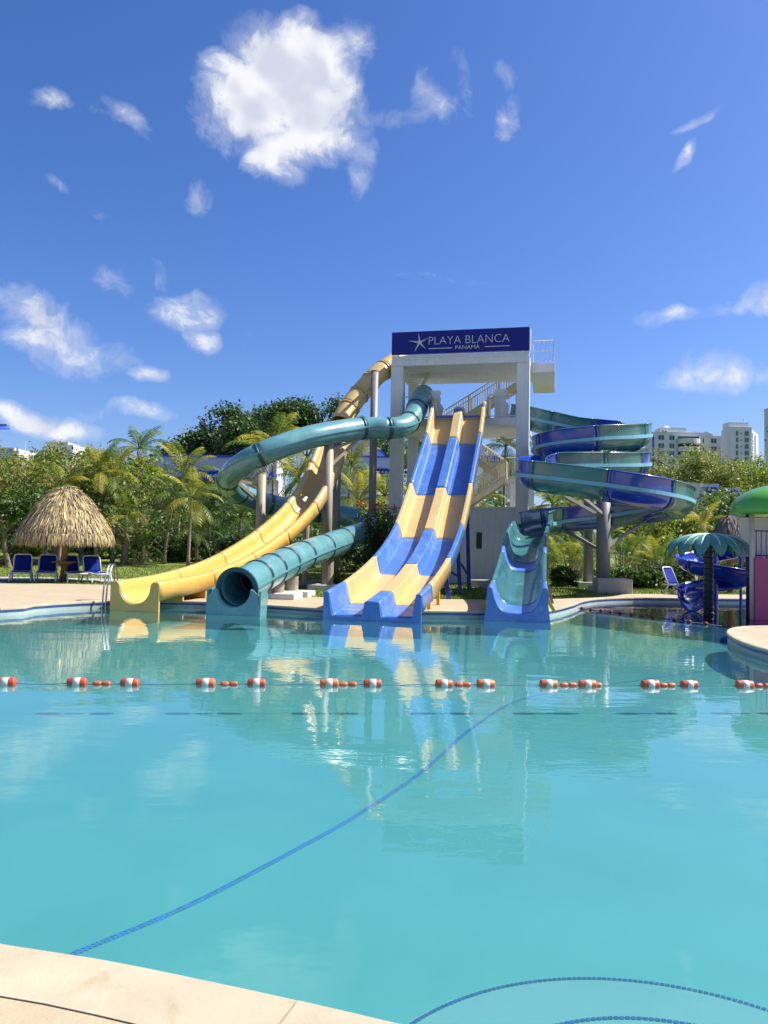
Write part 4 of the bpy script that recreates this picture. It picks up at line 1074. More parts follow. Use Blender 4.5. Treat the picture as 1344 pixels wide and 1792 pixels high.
# ================================================================== BUILDINGS BEHIND
def win(parent, x0, x1, z0, z1, y, glass='glass_dark', frame='condo_white', fw=.08):
    w = MB(); w.span((x0, y - .04, z0), (x1, y + .1, z1)); o = w.build('window', glass, parent)
    f = MB(); f.span((x0 - fw, y - .1, z1), (x1 + fw, y + .02, z1 + fw)); f.span((x0 - fw, y - .14, z0 - fw), (x1 + fw, y + .02, z0)); f.span(((x0 + x1) / 2 - fw * .4, y - .07, z0), ((x0 + x1) / 2 + fw * .4, y - .03, z1))
    f.build('window_frame', frame, o); return o
CY = 185.0
def cx(px, Y=CY): return at(px, 800, Y).x
def cz(py, px=1220, Y=CY): return at(px, py, Y).z
condo = tag(empty('apartment_block', (0, CY, 0)), 'white apartment block with white dome and curved balconies above the trees', 'building')
def cb(name, x0, x1, y0, y1, z1, m='condo_white', par=None, z0=0): return MB().span((cx(x0), y0, z0), (cx(x1), y1, z1)).build(name, m, par or condo)
cb('wall', 1141, 1230, 0, 5, cz(757)); cb('wall', 1230.2, 1270, 2, 7, cz(760)); cb('penthouse', 1158, 1204, 1, 4.8, cz(748), z0=cz(757)); cb('stair_tower', 1204.5, 1226, 1.5, 4.5, cz(753), z0=cz(757))
cb('side_wing', 1100, 1140.8, 4, 8, cz(782)); cb('side_wing', 1070, 1099.8, 8, 11, cz(793)); 
st_ = MB().span((cx(1141.5), -.25, 4), (cx(1144), -.01, cz(764))).build('blue_stripe', 'stripe_blue', condo)
dm = MB().lathe([(.01, 1.0)] + [(math.sin(a), math.cos(a)) for a in np.linspace(.15, math.pi / 2, 8)], 24); dd = dm.build('dome', 'condo_white', condo, smooth=True)
dd.location = (cx(1180), 6, cz(748)); s = (cx(1189.5) - cx(1170.5)) / 2; dd.scale = (s, s, s * .9)
MB().tube([(cx(1172), 4, cz(748)), (cx(1172), 4, cz(735))], .08, 5).build('mast', 'condo_grey', condo)
for i, py in enumerate((767, 781, 795, 809)):
    for (a, b_) in ((1152, 1162), (1171.5, 1180)): win(condo, cx(a), cx(b_), cz(py + 4), cz(py - 4), 0)
    for (a, b_) in ((1229, 1238), (1250.5, 1260)): win(condo, cx(a), cx(b_), cz(py + 6), cz(py - 2), 2)
for py in (765, 779, 793, 807):
    z = cz(py + 6)
    MB().span((cx(1186), -.03, z - .2), (cx(1223), .5, cz(py - 1))).build('recess_shade', 'dark_shade', condo)  # dark block on the wall stands in for shade inside the balcony
    bl = [(cx(1184.5), -.1)] + [(cx(1204.5) + (cx(1224) - cx(1204.5)) * math.sin(a), -.1 - 2.2 * math.cos(a)) for a in np.linspace(-math.pi / 2, math.pi / 2, 12)] + [(cx(1225), -.1)]
    MB().prism(bl, z - .9, z + .25).build('balcony', 'condo_white', condo)
for a, b_, py in ((1160, 1164, 757), (1165, 1169, 757)): MB().tube([(cx(a), -.3, cz(py)), (cx(a), -.3, cz(py - 3))], .4, 8).build('finial', 'condo_white', condo)
rf = MB(); 
for a, b_ in ((1226, 1254),):
    rf.slab([(cx(a), 1.5, cz(761)), (cx(b_), 1.5, cz(761)), (cx(b_ - 4), 1.5, cz(757)), (cx((a + b_) / 2), 1.5, cz(753)), (cx(a + 4), 1.5, cz(757))], (0, 8, 0))
rf.build('gable', 'condo_white', condo, fix=True)
condo2 = tag(empty('apartment_tower', (0, CY - 6, 0)), 'white apartment tower with tall roof plant room right of the domed block', 'building')
def cb2(name, x0, x1, y0, y1, z1, m='condo_white'): return MB().span((cx(x0), y0, 0), (cx(x1), y1, z1)).build(name, m, condo2)
cb2('wall', 1259, 1295, 0, 5, cz(753))
W0 = Vector((cx(1295.1), .2, 0)); W1 = Vector((at(1327, 800, CY - 6 + 9).x, 9, 0)); zt_ = cz(756)
MB().slab([W0, W1, W1 + Vector((0, 0, zt_)), W0 + Vector((0, 0, zt_))], (-1.5, 3, 0)).build('sunlit_wing', 'condo_white', condo2, fix=True)
wd_ = (W1 - W0).normalized(); wn_ = Vector((wd_.y, -wd_.x, 0))
def wwin(u0, u1, z0, z1):
    q = [W0.lerp(W1, u0) + wn_ * .06, W0.lerp(W1, u1) + wn_ * .06]; o = MB().slab([q[0] + Vector((0, 0, z0)), q[1] + Vector((0, 0, z0)), q[1] + Vector((0, 0, z1)), q[0] + Vector((0, 0, z1))], -wn_ * .1).build('window', 'glass_dark', condo2, fix=True)
    MB().slab([q[0] + Vector((0, 0, z0 - .2)) + wn_ * .15, q[1] + Vector((0, 0, z0 - .2)) + wn_ * .15, q[1] + Vector((0, 0, z0)) + wn_ * .15, q[0] + Vector((0, 0, z0)) + wn_ * .15], -wn_ * .3).build('window_sill', 'condo_white', o, fix=True)
MB().span((cx(1258), 1, cz(753)), (cx(1293), 4, cz(744))).build('plant_room', 'condo_white', condo2)
for x in (1268, 1270, 1288): MB().tube([(cx(x), 2, cz(745)), (cx(x), 2, cz(736 if x > 1280 else 741))], .15, 5).build('aerial', 'condo_grey', condo2)
for py in (764, 775, 786, 797, 808):
    for a, b_ in ((1268, 1272), (1283, 1289.5)): win(condo2, cx(a), cx(b_), cz(py + 4), cz(py - 4), 0)
    MB().span((cx(1276), -.05, cz(py + 1)), (cx(1278), .1, cz(py - 1))).build('vent', 'dark_shade', condo2)
    for u0, u1 in ((.10, .24), (.50, .64)): wwin(u0, u1, cz(py + 3), cz(py - 3))
MB().tube([W0.lerp(W1, .4) + wn_ * .2 + Vector((0, 0, 3)), W0.lerp(W1, .4) + wn_ * .2 + Vector((0, 0, zt_ - 1))], .15, 6).build('downpipe', 'condo_grey', condo2)
# pale block at the right edge, two flat roofs at far left
t3 = tag(empty('apartment_slab', (0, 140, 0)), 'pale wall of a tall building cut by the right edge behind a dark tree', 'building')
MB().span((at(1337.5, 760, 142).x, 0, 0), (at(1420, 760, 140).x, 2, at(1340, 715, 140).z)).build('wall', 'condo_white', t3)
MB().span((at(1337, 760, 142).x, -.2, at(1340, 715, 140).z + .003), (at(1420, 760, 140).x, 2.1, at(1340, 713, 140).z)).build('parapet', 'condo_grey', t3)
for k in range(5): MB().span((at(1352, 760, 140).x, -.06, 6 + 4 * k), (at(1370, 760, 140).x, .1, 8 + 4 * k)).build('window', 'glass_dark', t3)
for (a, b_, top, Y, lab) in ((-20, 34, 788, 150, 'far flat-roofed white building at the left edge above the trees'), (82, 128, 778, 160, 'far white rooftop showing above the olive trees beside the palapa')):
    r_ = tag(empty('far_building', (0, Y, 0)), lab, 'building'); z = at((a + b_) / 2, top, Y).z
    MB().span((at(a, 780, Y).x, 0, 0), (at(b_, 780, Y).x, 12, z)).build('wall', 'condo_white', r_)
    MB().span((at(a, 780, Y).x - .2, -.3, z), (at(b_ - 8, 780, Y).x, 12.2, z + .5)).build('parapet', 'villa_grey', r_)
    MB().tube([(at(b_ - 2, 780, Y).x, 3, z), (at(b_ - 2, 780, Y).x, 3, z + 2.5)], .06, 5).build('aerial', 'condo_grey', r_)
    for k in range(3): win(r_, at(a + 10 + k * 14, 780, Y).x, at(a + 16 + k * 14, 780, Y).x, z - 3.2, z - 1.6, 0)

# villas with blue barrel tiles
def tiles(parent, x0, x1, y0, y1, z0, z1, pitch=.26, m='roof_blue'):
    """barrel-tile slope falling from (y1, z1) down to (y0, z0): ridged geometry with white mortar ends"""
    mb = MB(); k = int((x1 - x0) / pitch); wm = MB()
    for i in range(k):
        xc = x0 + (i + .5) * pitch
        for j in range(6):
            u0, u1 = j / 6, (j + 1) / 6 + .03
            A_ = Vector((xc, y0 + (y1 - y0) * u0, z0 + (z1 - z0) * u0 + .02)); B_ = Vector((xc, y0 + (y1 - y0) * u1, z0 + (z1 - z0) * u1 - .01))
            o_ = len(mb.v)
            for P_, r_ in ((A_, pitch * .46), (B_, pitch * .38)):
                for a in np.linspace(0, math.pi, 6): mb.v.append((P_.x + r_ * math.cos(a), P_.y, P_.z + r_ * math.sin(a)))
            for q in range(5): mb.f.append((o_ + q, o_ + q + 1, o_ + 7 + q, o_ + 6 + q))
        wm.add([(xc + pitch * .40 * math.cos(a), y0 + .03, z0 + .02 + pitch * .40 * math.sin(a)) for a in np.linspace(0, math.pi, 8)], [tuple(range(8))])
    kind(mb.build('roof_tile', m, parent, smooth=False), 'stuff'); kind(wm.build('tile_mortar', 'white_paint', parent), 'stuff')
    MB().slab([(x0, y0 + .04, z0 - .04), (x1, y0 + .04, z0 - .04), (x1, y1, z1 - .04), (x0, y1, z1 - .04)], (0, 0, -.08)).build('roof_deck', 'stripe_blue', parent, fix=True)
VY = 74.0
v1 = tag(empty('villa', (at(320, 830, VY).x, VY, 0)), 'grey-white flat-topped villa with blue tiled eave behind the palms at left', 'villa')
X0, X1 = at(252, 830, VY).x - v1.location.x, at(480, 830, VY).x - v1.location.x
zp, ze = at(320, 796, VY).z, at(320, 832, VY).z
MB().span((X0, 1.6, ze - .1), (X1, 8, zp)).build('parapet_wall', 'villa_grey', v1)
MB().span((X0 - .1, 1.45, zp), (X1 + .1, 8.1, zp + .22)).build('parapet_cap', 'stripe_blue', v1)
MB().span((X0 + .1, 3.2, 0), (X1, 8, ze - .12)).build('wall', 'villa_grey', v1)
tiles(v1, X0 - .6, X1, -.3, 1.58, ze - .15, ze + .55, .42)
zw = ze - 2.3
for a, b_ in ((342, 357), (300, 315), (372, 384)):
    x0, x1 = at(a, 840, VY).x - v1.location.x, at(b_, 840, VY).x - v1.location.x; win(v1, x0, x1, zw, ze - .5, 3.2, 'glass_dark', 'white_paint')
    MB().span((x0 - .5, 3.05, zw), (x0 - .1, 3.15, ze - .5)).build('shutter', 'white_paint', v1)
MB().span((X0, .2, zw - .25), (X1, 3.2, zw - .05)).build('balcony_slab', 'villa_grey', v1)
bl = MB(); k = 0
for x in np.arange(X0, X1, .9):
    bl.beam((x, .3, zw), (x + .85, .3, zw + .9), .05, .06); bl.beam((x + .85, .32, zw), (x, .32, zw + .9), .05, .06); bl.tube([(x, .3, zw), (x, .3, zw + 1)], .05, 6)
bl.beam((X0, .3, zw + 1), (X1, .3, zw + 1), .1, .08); bl.build('lattice_balustrade', 'white_paint', v1)
for x in (X0 + .2, X0 + 4.2, X0 + 8.2): MB().span((x, .35, 0), (x + .35, .7, ze - .2)).build('pillar', 'white_paint', v1)

v2 = tag(empty('villa', (at(640, 830, VY).x, VY, 0)), 'white villa with sunlit gable and blue tiles seen left of the tower', 'villa')
def vx(px): return at(px, 820, VY).x - v2.location.x
def vz(py): return at(640, py, VY).z
MB().span((vx(619), 0, vz(832)), (vx(690), 6, vz(800))).build('parapet_wall', 'villa_grey', v2)
MB().span((vx(618), -.15, vz(800)), (vx(691), 6.1, vz(798))).build('parapet_cap', 'stripe_blue', v2)
tiles(v2, vx(605), vx(690), -2.0, -.05, vz(830), vz(821), .34)
MB().span((vx(600), .3, 0), (vx(690), 6.1, vz(832) - .1)).build('wall', 'villa_grey', v2)
g_ = MB(); g_.slab([(vx(590), 3, 0), (vx(672), 3, 0), (vx(672), 3, vz(788)), (vx(640), 3, vz(758)), (vx(626), 3, vz(752)), (vx(590), 3, vz(775))], (0, 7, 0)); g_.build('gable_wall', 'condo_white', v2, fix=True)
rr = MB(); rr.slab([(vx(674), 2.7, vz(791)), (vx(674), 2.7, vz(787)), (vx(626), 2.7, vz(748)), (vx(626), 2.7, vz(752))], (0, 7.6, 0)); rr.slab([(vx(588), 2.7, vz(777)), (vx(588), 2.7, vz(773)), (vx(626), 2.7, vz(748)), (vx(626), 2.7, vz(752))], (0, 7.6, 0)); rr.build('gable_roof', 'roof_blue', v2, fix=True)
win(v2, vx(625), vx(632), vz(798), vz(779), 3.0, 'glass_dark', 'villa_grey')
win(v2, vx(650), vx(660), vz(850), vz(838), .3); bl = MB()
for i in range(6):
    x = vx(571) + i * .75; bl.beam((x, -1.9, vz(866)), (x + .7, -1.9, vz(851)), .05, .06); bl.beam((x + .7, -1.88, vz(866)), (x, -1.88, vz(851)), .05, .06); bl.tube([(x, -1.9, vz(868)), (x, -1.9, vz(849))], .06, 6)
bl.build('lattice_balustrade', 'white_paint', v2); MB().span((vx(560), -2.1, vz(872)), (vx(690), .29, vz(868))).build('balcony_slab', 'villa_grey', v2)

v3 = tag(empty('villa', (at(885, 830, VY).x, VY, 0)), 'white villa with blue eave glimpsed through the tower stairs', 'villa')
o3 = v3.location.x
MB().span((at(845, 830, VY).x - o3, 0, 0), (at(935, 830, VY).x - o3, 6, at(885, 803, VY).z)).build('wall', 'condo_white', v3)
tiles(v3, at(840, 830, VY).x - o3, at(940, 830, VY).x - o3, -1.8, -.05, at(885, 802, VY).z - .5, at(885, 797, VY).z, .4)
for a in (880, 888): win(v3, at(a, 830, VY).x - o3, at(a + 6, 830, VY).x - o3, at(885, 836, VY).z, at(885, 822, VY).z, 0)

RY = 66.0
v4 = tag(empty('villa', (at(1240, 870, RY).x, RY, 0)), 'white villa with a sunlit end wall behind the spiral slide at right', 'villa')
def wx(px): return at(px, 870, RY).x - v4.location.x
def wz(py): return at(1240, py, RY).z
MB().slab([(wx(1208), 2, 0), (wx(1226), 0, 0), (wx(1226), 0, wz(846)), (wx(1208), 2, wz(840))], (.5, 6, 0)).build('end_wall', 'condo_white', v4, fix=True)
MB().span((wx(1226), .5, 0), (wx(1300), 6, wz(852))).build('wall', 'villa_grey', v4)
MB().span((wx(1225), .2, wz(852)), (wx(1260), 6.1, wz(846))).build('parapet', 'villa_grey', v4)
tiles(v4, wx(1238), wx(1290), -1.6, .45, wz(868), wz(856), .4)
for a in (1245, 1268): win(v4, wx(a), wx(a + 10), wz(890), wz(876), .5)
# eave of a nearer roof poking in at the left edge
nb = tag(empty('villa', (-21.5, 36, 0)), 'dark tiled roof corner poking in at the left edge above the trees', 'villa')
zz_ = at(4, 749, 38).z; xe = at(9, 749, 38).x + 21.5
tiles(nb, xe - 6, xe, 1.4, 2.5, zz_ - .05, zz_ + .12, .3)
MB().span((xe - 9, 2.8, 0), (xe - 4, 8, zz_ - .3)).build('wall', 'condo_white', nb)
for k in range(2): win(nb, xe - 8 + k * 2, xe - 7 + k * 2, 3, 4.5, 2.8)

# ================================================================== VEGETATION
def quads(name, P, size, mt, parent=None, up=.35, aspect=2.0, sizevar=.35):
    """one mesh of leaf-shaped faces at points P"""
    n_ = len(P); P = np.asarray(P, float)
    N_ = rng.normal(size=(n_, 3)); N_[:, 2] = np.abs(N_[:, 2]) + up; N_ /= np.linalg.norm(N_, axis=1)[:, None]
    A_ = rng.normal(size=(n_, 3)); A_[:, 2] -= .25; A_ -= N_ * np.sum(A_ * N_, axis=1)[:, None]; A_ /= np.linalg.norm(A_, axis=1)[:, None]
    B_ = np.cross(N_, A_); s_ = size * (1 + rng.uniform(-sizevar, sizevar, n_))[:, None]
    A_ *= s_; B_ *= s_ / aspect
    V = np.stack([P - A_ * .5, P + B_ * .5 + A_ * .05 - N_ * s_ * .06, P + A_ * .6, P - B_ * .5 + A_ * .05 - N_ * s_ * .06], axis=1).reshape(-1, 3)
    me = bpy.data.meshes.new(name); me.vertices.add(n_ * 4); me.vertices.foreach_set('co', V.ravel())
    me.loops.add(n_ * 4); me.loops.foreach_set('vertex_index', np.arange(n_ * 4)); me.polygons.add(n_)
    me.polygons.foreach_set('loop_start', np.arange(n_) * 4); me.polygons.foreach_set('loop_total', np.full(n_, 4)); me.update(calc_edges=True)
    me.materials.append(MATS[mt]); o = bpy.data.objects.new(name, me); COL.objects.link(o)
    if parent: o.parent = parent
    return o
def fork(mb, p, d, L, r, depth, tips, spread=.6, lift=.15, kids=(2, 3), bend=.2):
    q = p + d * L * .5 + Vector((random.gauss(0, bend), random.gauss(0, bend), 0)) * L * .25; e = p + d * L
    mb.tube([p, q, e], [r, r * .85, r * .68], 6 if depth > 2 else 4, False)
    if depth == 0: tips.append((e, d)); return
    if depth <= 2: tips.append((e, d))
    for _ in range(random.choice(kids)):
        nd = (d + Vector((random.gauss(0, spread), random.gauss(0, spread), random.gauss(lift, spread * .6)))).normalized()
        fork(mb, e, nd, L * random.uniform(.62, .86), r * .66, depth - 1, tips, spread, lift, kids, bend)
def tree(name, base, h, label, leaf, nleaf=5000, size=.28, trunk=.18, depth=5, spread=.6, bark='bark', clump=.5, group=None, bare=.0, first=.32, aspect=2.0, squash=1.0, kids=(2, 3), lift=.15):
    root = tag(empty(name, base), label, 'tree', group)
    mb = MB(); tips = []
    tot = sum(.74 ** k for k in range(1, depth + 1)) * .72
    L = h * first; Lb = (h - L) / tot * .74
    top = Vector((random.gauss(0, .1) * L, random.gauss(0, .1) * L, L)); mb.tube([(0, 0, -.1), top * .5 + Vector((random.gauss(0, .06), 0, 0)), top], [trunk * 1.25, trunk, trunk * .85], 8, False)
    for k in range(random.choice((3, 4))):
        a = k * 2.1 + random.uniform(0, 1); d = Vector((math.cos(a) * .75, math.sin(a) * .75, .8)).normalized(); fork(mb, top, d, Lb, trunk * .7, depth - 1, tips, spread, lift, kids)
    zmax = np.percentile([t[0].z for t in tips], 97) + clump * .5; kz = h / zmax
    mb.v = [(x * kz, y * kz, z * kz) for x, y, z in mb.v]; tips = [(t[0] * kz, t[1]) for t in tips]
    mb.build('trunk', bark, root, smooth=True)
    tips = [t for t in tips if random.random() > bare]
    C_ = np.array([tuple(t[0]) for t in tips]); idx = rng.integers(0, len(C_), nleaf)
    P = C_[idx] + rng.normal(size=(nleaf, 3)) * clump * np.array([1, 1, .6 * squash]); P[:, 2] = np.maximum(P[:, 2], .2)
    quads('crown', P, size, leaf, root, aspect=aspect); return root
def bush(name, base, rx, ry, h, label, leaf, n_=3000, size=.22, group=None, stems=True, cat='shrub', aspect=2.2):
    root = tag(empty(name, base), label, cat, group); P = []
    cl = []
    for _ in range(max(8, n_ // 60)):
        a = random.uniform(0, 2 * math.pi); t = random.random() ** .4; ph_ = random.uniform(.0, 1.0)
        cl.append((rx * t * math.cos(a) * math.sqrt(1 - ph_ ** 2 * .8), ry * t * math.sin(a) * math.sqrt(1 - ph_ ** 2 * .8), .12 * h + h * .8 * ph_))
    C_ = np.array(cl); P = C_[rng.integers(0, len(C_), n_)] + rng.normal(size=(n_, 3)) * np.array([.22, .22, .18]) * max(.6, min(rx, h) * .55)
    P[:, 2] = np.maximum(P[:, 2], .05); quads('foliage', P, size, leaf, root, aspect=aspect)
    if stems:
        mb = MB()
        for k in range(9):
            c_ = Vector(random.choice(cl)); mb.tube([(c_.x * .15, c_.y * .15, -.05), c_ * .5 + Vector((0, 0, h * .1)), c_], [.04, .03, .012], 5, False)
        mb.build('stem', 'bark', root)
    return root
FR = {}
def frond_mesh(m, e0, droop, nl=24, wl=.30, lw=.022, hang=.35):
    key = (m, e0, droop, nl, wl)
    if key in FR: return FR[key]
    mb = MB(); pts = []; p = Vector((0, 0, 0)); K = 14; e = R(e0)
    for i in range(K + 1):
        pts.append(p.copy()); u = i / K; ang = e - R(droop) * u ** 1.4
        p = p + Vector((math.cos(ang), 0, math.sin(ang))) / K
    mb.tube(pts, [.013 * (1 - .8 * i / K) for i in range(K + 1)], 4, False)
    for i in range(nl):
        u = .14 + .86 * i / (nl - 1); f = u * K; a = int(min(K - 1, f)); c_ = pts[a].lerp(pts[a + 1], f - a); tg = (pts[a + 1] - pts[a]).normalized()
        L = wl * (math.sin(min(1, u * 1.25 + .12) * math.pi * .62) ** .8) * (1 - .5 * max(0, u - .6) / .4) * random.uniform(.85, 1.1)
        up_ = tg.cross(Vector((0, 1, 0))) * -1
        for s in (-1, 1):
            d = (tg * random.uniform(.5, .8) + Vector((0, s, 0)) + up_ * .25).normalized()
            d2 = (d + Vector((0, 0, -hang - random.uniform(0, .3)))).normalized()
            m1 = c_ + d * L * .5; m2 = m1 + d2 * L * .5; w_ = tg * lw * .5
            mb.add([c_ - w_ * .5, c_ + w_ * .5, m1 + w_, m1 - w_, m2], [(0, 1, 2, 3), (3, 2, 4)])
    me = mb.mesh('frond'); me.materials.append(MATS[m]); FR[key] = me; return me
STY = [(80, 55), (66, 75), (48, 90), (28, 95), (5, 85), (-20, 60)]
def palm(name, base, hgt, flen, label, leafs, nf=15, lean=0.0, trunk=.13, group=None, cat='palm tree', wl=.30, nl=24, bark='palm_trunk', lo=5):
    root = tag(empty(name, base), label, cat, group); tx, ty = lean, random.uniform(-.1, .1)
    pts = [Vector((tx * (t ** 1.6), ty * t, hgt * t)) for t in np.linspace(0, 1, 9)]; pts[0].z = -.1
    mb = MB(); mb.tube(pts, [trunk * (1.35 if i == 0 else 1.0 - .04 * i) * (1 + .08 * (i % 2)) for i in range(9)], 9); mb.build('trunk', bark, root, smooth=True)
    top = pts[-1]
    for k in range(nf):
        a = k * 2.39996 + random.uniform(-.2, .2); st = min(lo, int(k / nf * (lo + 1))); st = max(0, min(lo, st + random.choice((0, 0, 0, -1, 1))))
        m = leafs[k % len(leafs)] if random.random() < .8 else random.choice(leafs)
        link_mesh('frond', frond_mesh(m, *STY[st], nl=nl, wl=wl), root, top, (random.uniform(-.15, .15), random.uniform(-.1, .1), a), flen * random.uniform(.82, 1.12))
    return root
def areca(name, base, h, label, leafs, nf=18, spread=.5, group=None, flen=None):
    root = tag(empty(name, base), label, 'palm', group); mb = MB()
    for k in range(nf):
        a = k * 2.39996 + random.uniform(-.3, .3); r_ = spread * math.sqrt((k + .5) / nf); z = h * random.uniform(.15, .62); p = Vector((r_ * math.cos(a), r_ * math.sin(a), z))
        mb.tube([(p.x * .5, p.y * .5, -.05), p], [.03, .022], 5, False)
        st = random.choice((0, 0, 1, 1, 2, 2, 3)); link_mesh('frond', frond_mesh(random.choice(leafs), *STY[st], nl=22, wl=.30), root, p, (0, 0, a + random.uniform(-.4, .4)), (flen or h * .52) * random.uniform(.75, 1.15))
    mb.build('stem', 'palm_trunk', root); return root
def G(px, Y):
    q = at(px, 960, Y); return Vector((q.x, Y, gh(q.x, Y)))
def Zat(px, py, Y): return at(px, py, Y).z
def hgt(px, py, Y): return Zat(px, py, Y) - gh(0, Y)

# trees of the left grove, gnarled branches showing
for px, Y, top, leaf, lab in [(-40, 47, 804, 'leaf_olive', 'olive-leaved tree with gnarled branches cut by the left edge'), (30, 50, 800, 'leaf_olive', 'gnarled olive-leaved tree directly left of the palapa roof'), (95, 46, 806, 'leaf_mid', 'gnarled tree with bare brown branches rising behind the palapa peak'),
                              (160, 50, 804, 'leaf_olive', 'olive-leaved gnarled tree between the palapa and the tall royal palm'), (215, 46, 828, 'leaf_mid', 'low gnarled tree with tangled bare branches under the royal palm'), (-5, 44, 830, 'leaf_mid', 'lower gnarled tree with bare branches at the left edge')]:
    tree('gnarled_tree', G(px, Y), hgt(px, top, Y), lab, leaf, 3000, .22, .17, 6, .85, 'bark_pale', .28, 'gnarled trees behind the palapa', bare=.6, first=.24, lift=.10, kids=(2, 2, 3))
for px, Y, top, leaf, lab in [(60, 66, 797, 'leaf_mid', 'rounded green tree far behind the palapa at left'), (130, 72, 788, 'leaf_feather', 'feathery grey-green tree crown on the skyline above the palapa'), (-20, 62, 800, 'leaf_mid', 'rounded green tree far behind at the left edge'), (190, 64, 806, 'leaf_lime', 'light green tree crown left of the tall royal palm')]:
    tree('background_tree', G(px, Y), hgt(px, top, Y), lab, leaf, 6500, .34, .2, 5, .62, 'bark', .6, 'background trees at left')
for px, Y, top, lab in [(18, 41, 925, 'slender dark trunked tree left of the palapa edge'), (74, 43, 915, 'slender tree whose trunk shows below the palapa fringe, left'), (98, 44, 915, 'thick pale trunk tree behind the palapa post'), (142, 47, 915, 'slender tree trunk seen under the right half of the palapa')]:
    tree('slender_tree', G(px, Y), hgt(px, 860, Y), lab, 'leaf_deep', 2600, .24, .15, 4, .6, 'bark', .5, 'slender trees around the palapa', first=.55)
# big dark tree on the skyline
tree('dark_tree', G(470, 86), hgt(462, 710, 86), 'big dark evergreen tree rising on the skyline behind the teal tube', 'leaf_skyline', 34000, .40, .45, 6, .62, 'bark', .72, None, first=.3)
tree('dark_tree', G(378, 88), hgt(385, 752, 88), 'lower dark evergreen tree at the left flank of the big dark tree', 'leaf_dark', 9000, .42, .35, 5, .6, 'bark', .7, None, first=.35)
tree('dark_tree', G(700, 90), hgt(700, 770, 90), 'dark tree far behind the tower beside the white gable', 'leaf_deep', 6000, .5, .3, 5, .6, 'bark', .9)
# palms
Yl, Gr, Dp, Gy = 'frond_yellow', 'frond_green', 'frond_deep', 'frond_grey'
for px, Y, cy, fl_, leafs, lean, nf, lab in [
    (222, 45, 903, 2.1, [Gr, Yl], -.1, 13, 'young coconut palm with arching yellow-green fronds right of the palapa'),
    (288, 46, 868, 2.2, [Dp, Gr], .5, 14, 'leaning coconut palm with dark trunk between palapa and yellow chute'),
    (250, 45, 955, 1.3, [Gr, Dp], 0, 11, 'knee-high young palm on the lawn beside the leaning coconut palm'),
    (196, 47, 952, 1.5, [Gr, Gy], 0, 12, 'small bushy palm with pale stem at the right edge of the palapa'),
    (310, 52, 836, 3.0, [Yl, Yl, Gr], .2, 17, 'broad coconut palm with yellowing fronds in front of the grey villa'),
    (365, 50, 900, 2.4, [Dp, Gr], 0, 15, 'dark green palm below the outer bend of the teal tube'),
    (415, 49, 905, 2.3, [Gr, Dp], .2, 15, 'mid-green palm behind the lower teal bend'),
    (478, 50, 800, 3.4, [Gr, Yl], -.2, 18, 'tall coconut palm framed inside the teal loop, nearest its bend'),
    (515, 46, 838, 2.6, [Gr, Yl, Gr], .2, 16, 'coconut palm framed inside the teal loop beside the yellow chute'),
    (604, 48, 818, 2.9, [Gr, Yl], .3, 16, 'coconut palm whose fronds cross the grey post right of the yellow chute'),
    (625, 44, 880, 2.2, [Yl, Gr], .0, 16, 'bushy yellow-green palm behind the oleander, left of the tower'),
    (672, 46, 868, 2.4, [Gr, Yl], .0, 16, 'yellow-green palm pressed against the left tower column'),
    (880, 52, 782, 2.8, [Gr, Dp], .1, 16, 'tall palm seen through the tower above the stair landing'),
    (838, 50, 880, 2.2, [Gr, Yl], .0, 14, 'low palm seen under the tower stairs'),
    (962, 48, 884, 2.8, [Yl, Gr, Gr], .1, 17, 'light green palm just right of the tower column'),
    (1000, 50, 880, 2.6, [Gr, Yl], .0, 16, 'green palm behind the lower turn of the spiral slide'),
    (1232, 42, 918, 1.7, [Yl], .0, 12, 'small upright bright yellow palm behind the fibreglass umbrella'),
    (345, 47, 935, 1.9, [Dp, Gr], -.1, 14, 'low dark palm in the understory below the leaning coconut palm'),
    (448, 45, 935, 1.8, [Dp, Gr], .1, 14, 'low palm behind the yellow chute below the tan post')]:
    b = G(px, Y); palm('coconut_palm', b, max(.25, Zat(px, cy, Y) - b.z), fl_, lab, leafs, nf, lean, .11 if Y > 44 else .09, 'garden palms')
for px, Y, cy, fl_, leafs, lean, nf, lab in [(168, 44.5, 828, 2.3, [Yl, Gr], .1, 15, 'yellow-green coconut palm rising right of the palapa peak among bare branches'), (198, 45.5, 836, 2.2, [Yl, Gr, Gr], -.1, 14, 'coconut palm with yellow fronds below the tall royal palm'), (105, 43, 855, 1.9, [Gr, Yl], .0, 13, 'small palm crown poking out just above the palapa peak'), (330, 44.5, 872, 2.2, [Yl, Gr], .1, 14, 'yellowish palm low in front of the villa balcony')]:
    b = G(px, Y); palm('coconut_palm', b, max(.25, Zat(px, cy, Y) - b.z), fl_, lab, leafs, nf, lean, .1, 'garden palms')
b = G(237, 66); palm('royal_palm', b, Zat(237, 786, 66) - b.z, 3.0, 'tall dark royal palm standing above the left tree line', [Dp, Gr], 14, .0, .2, wl=.34)
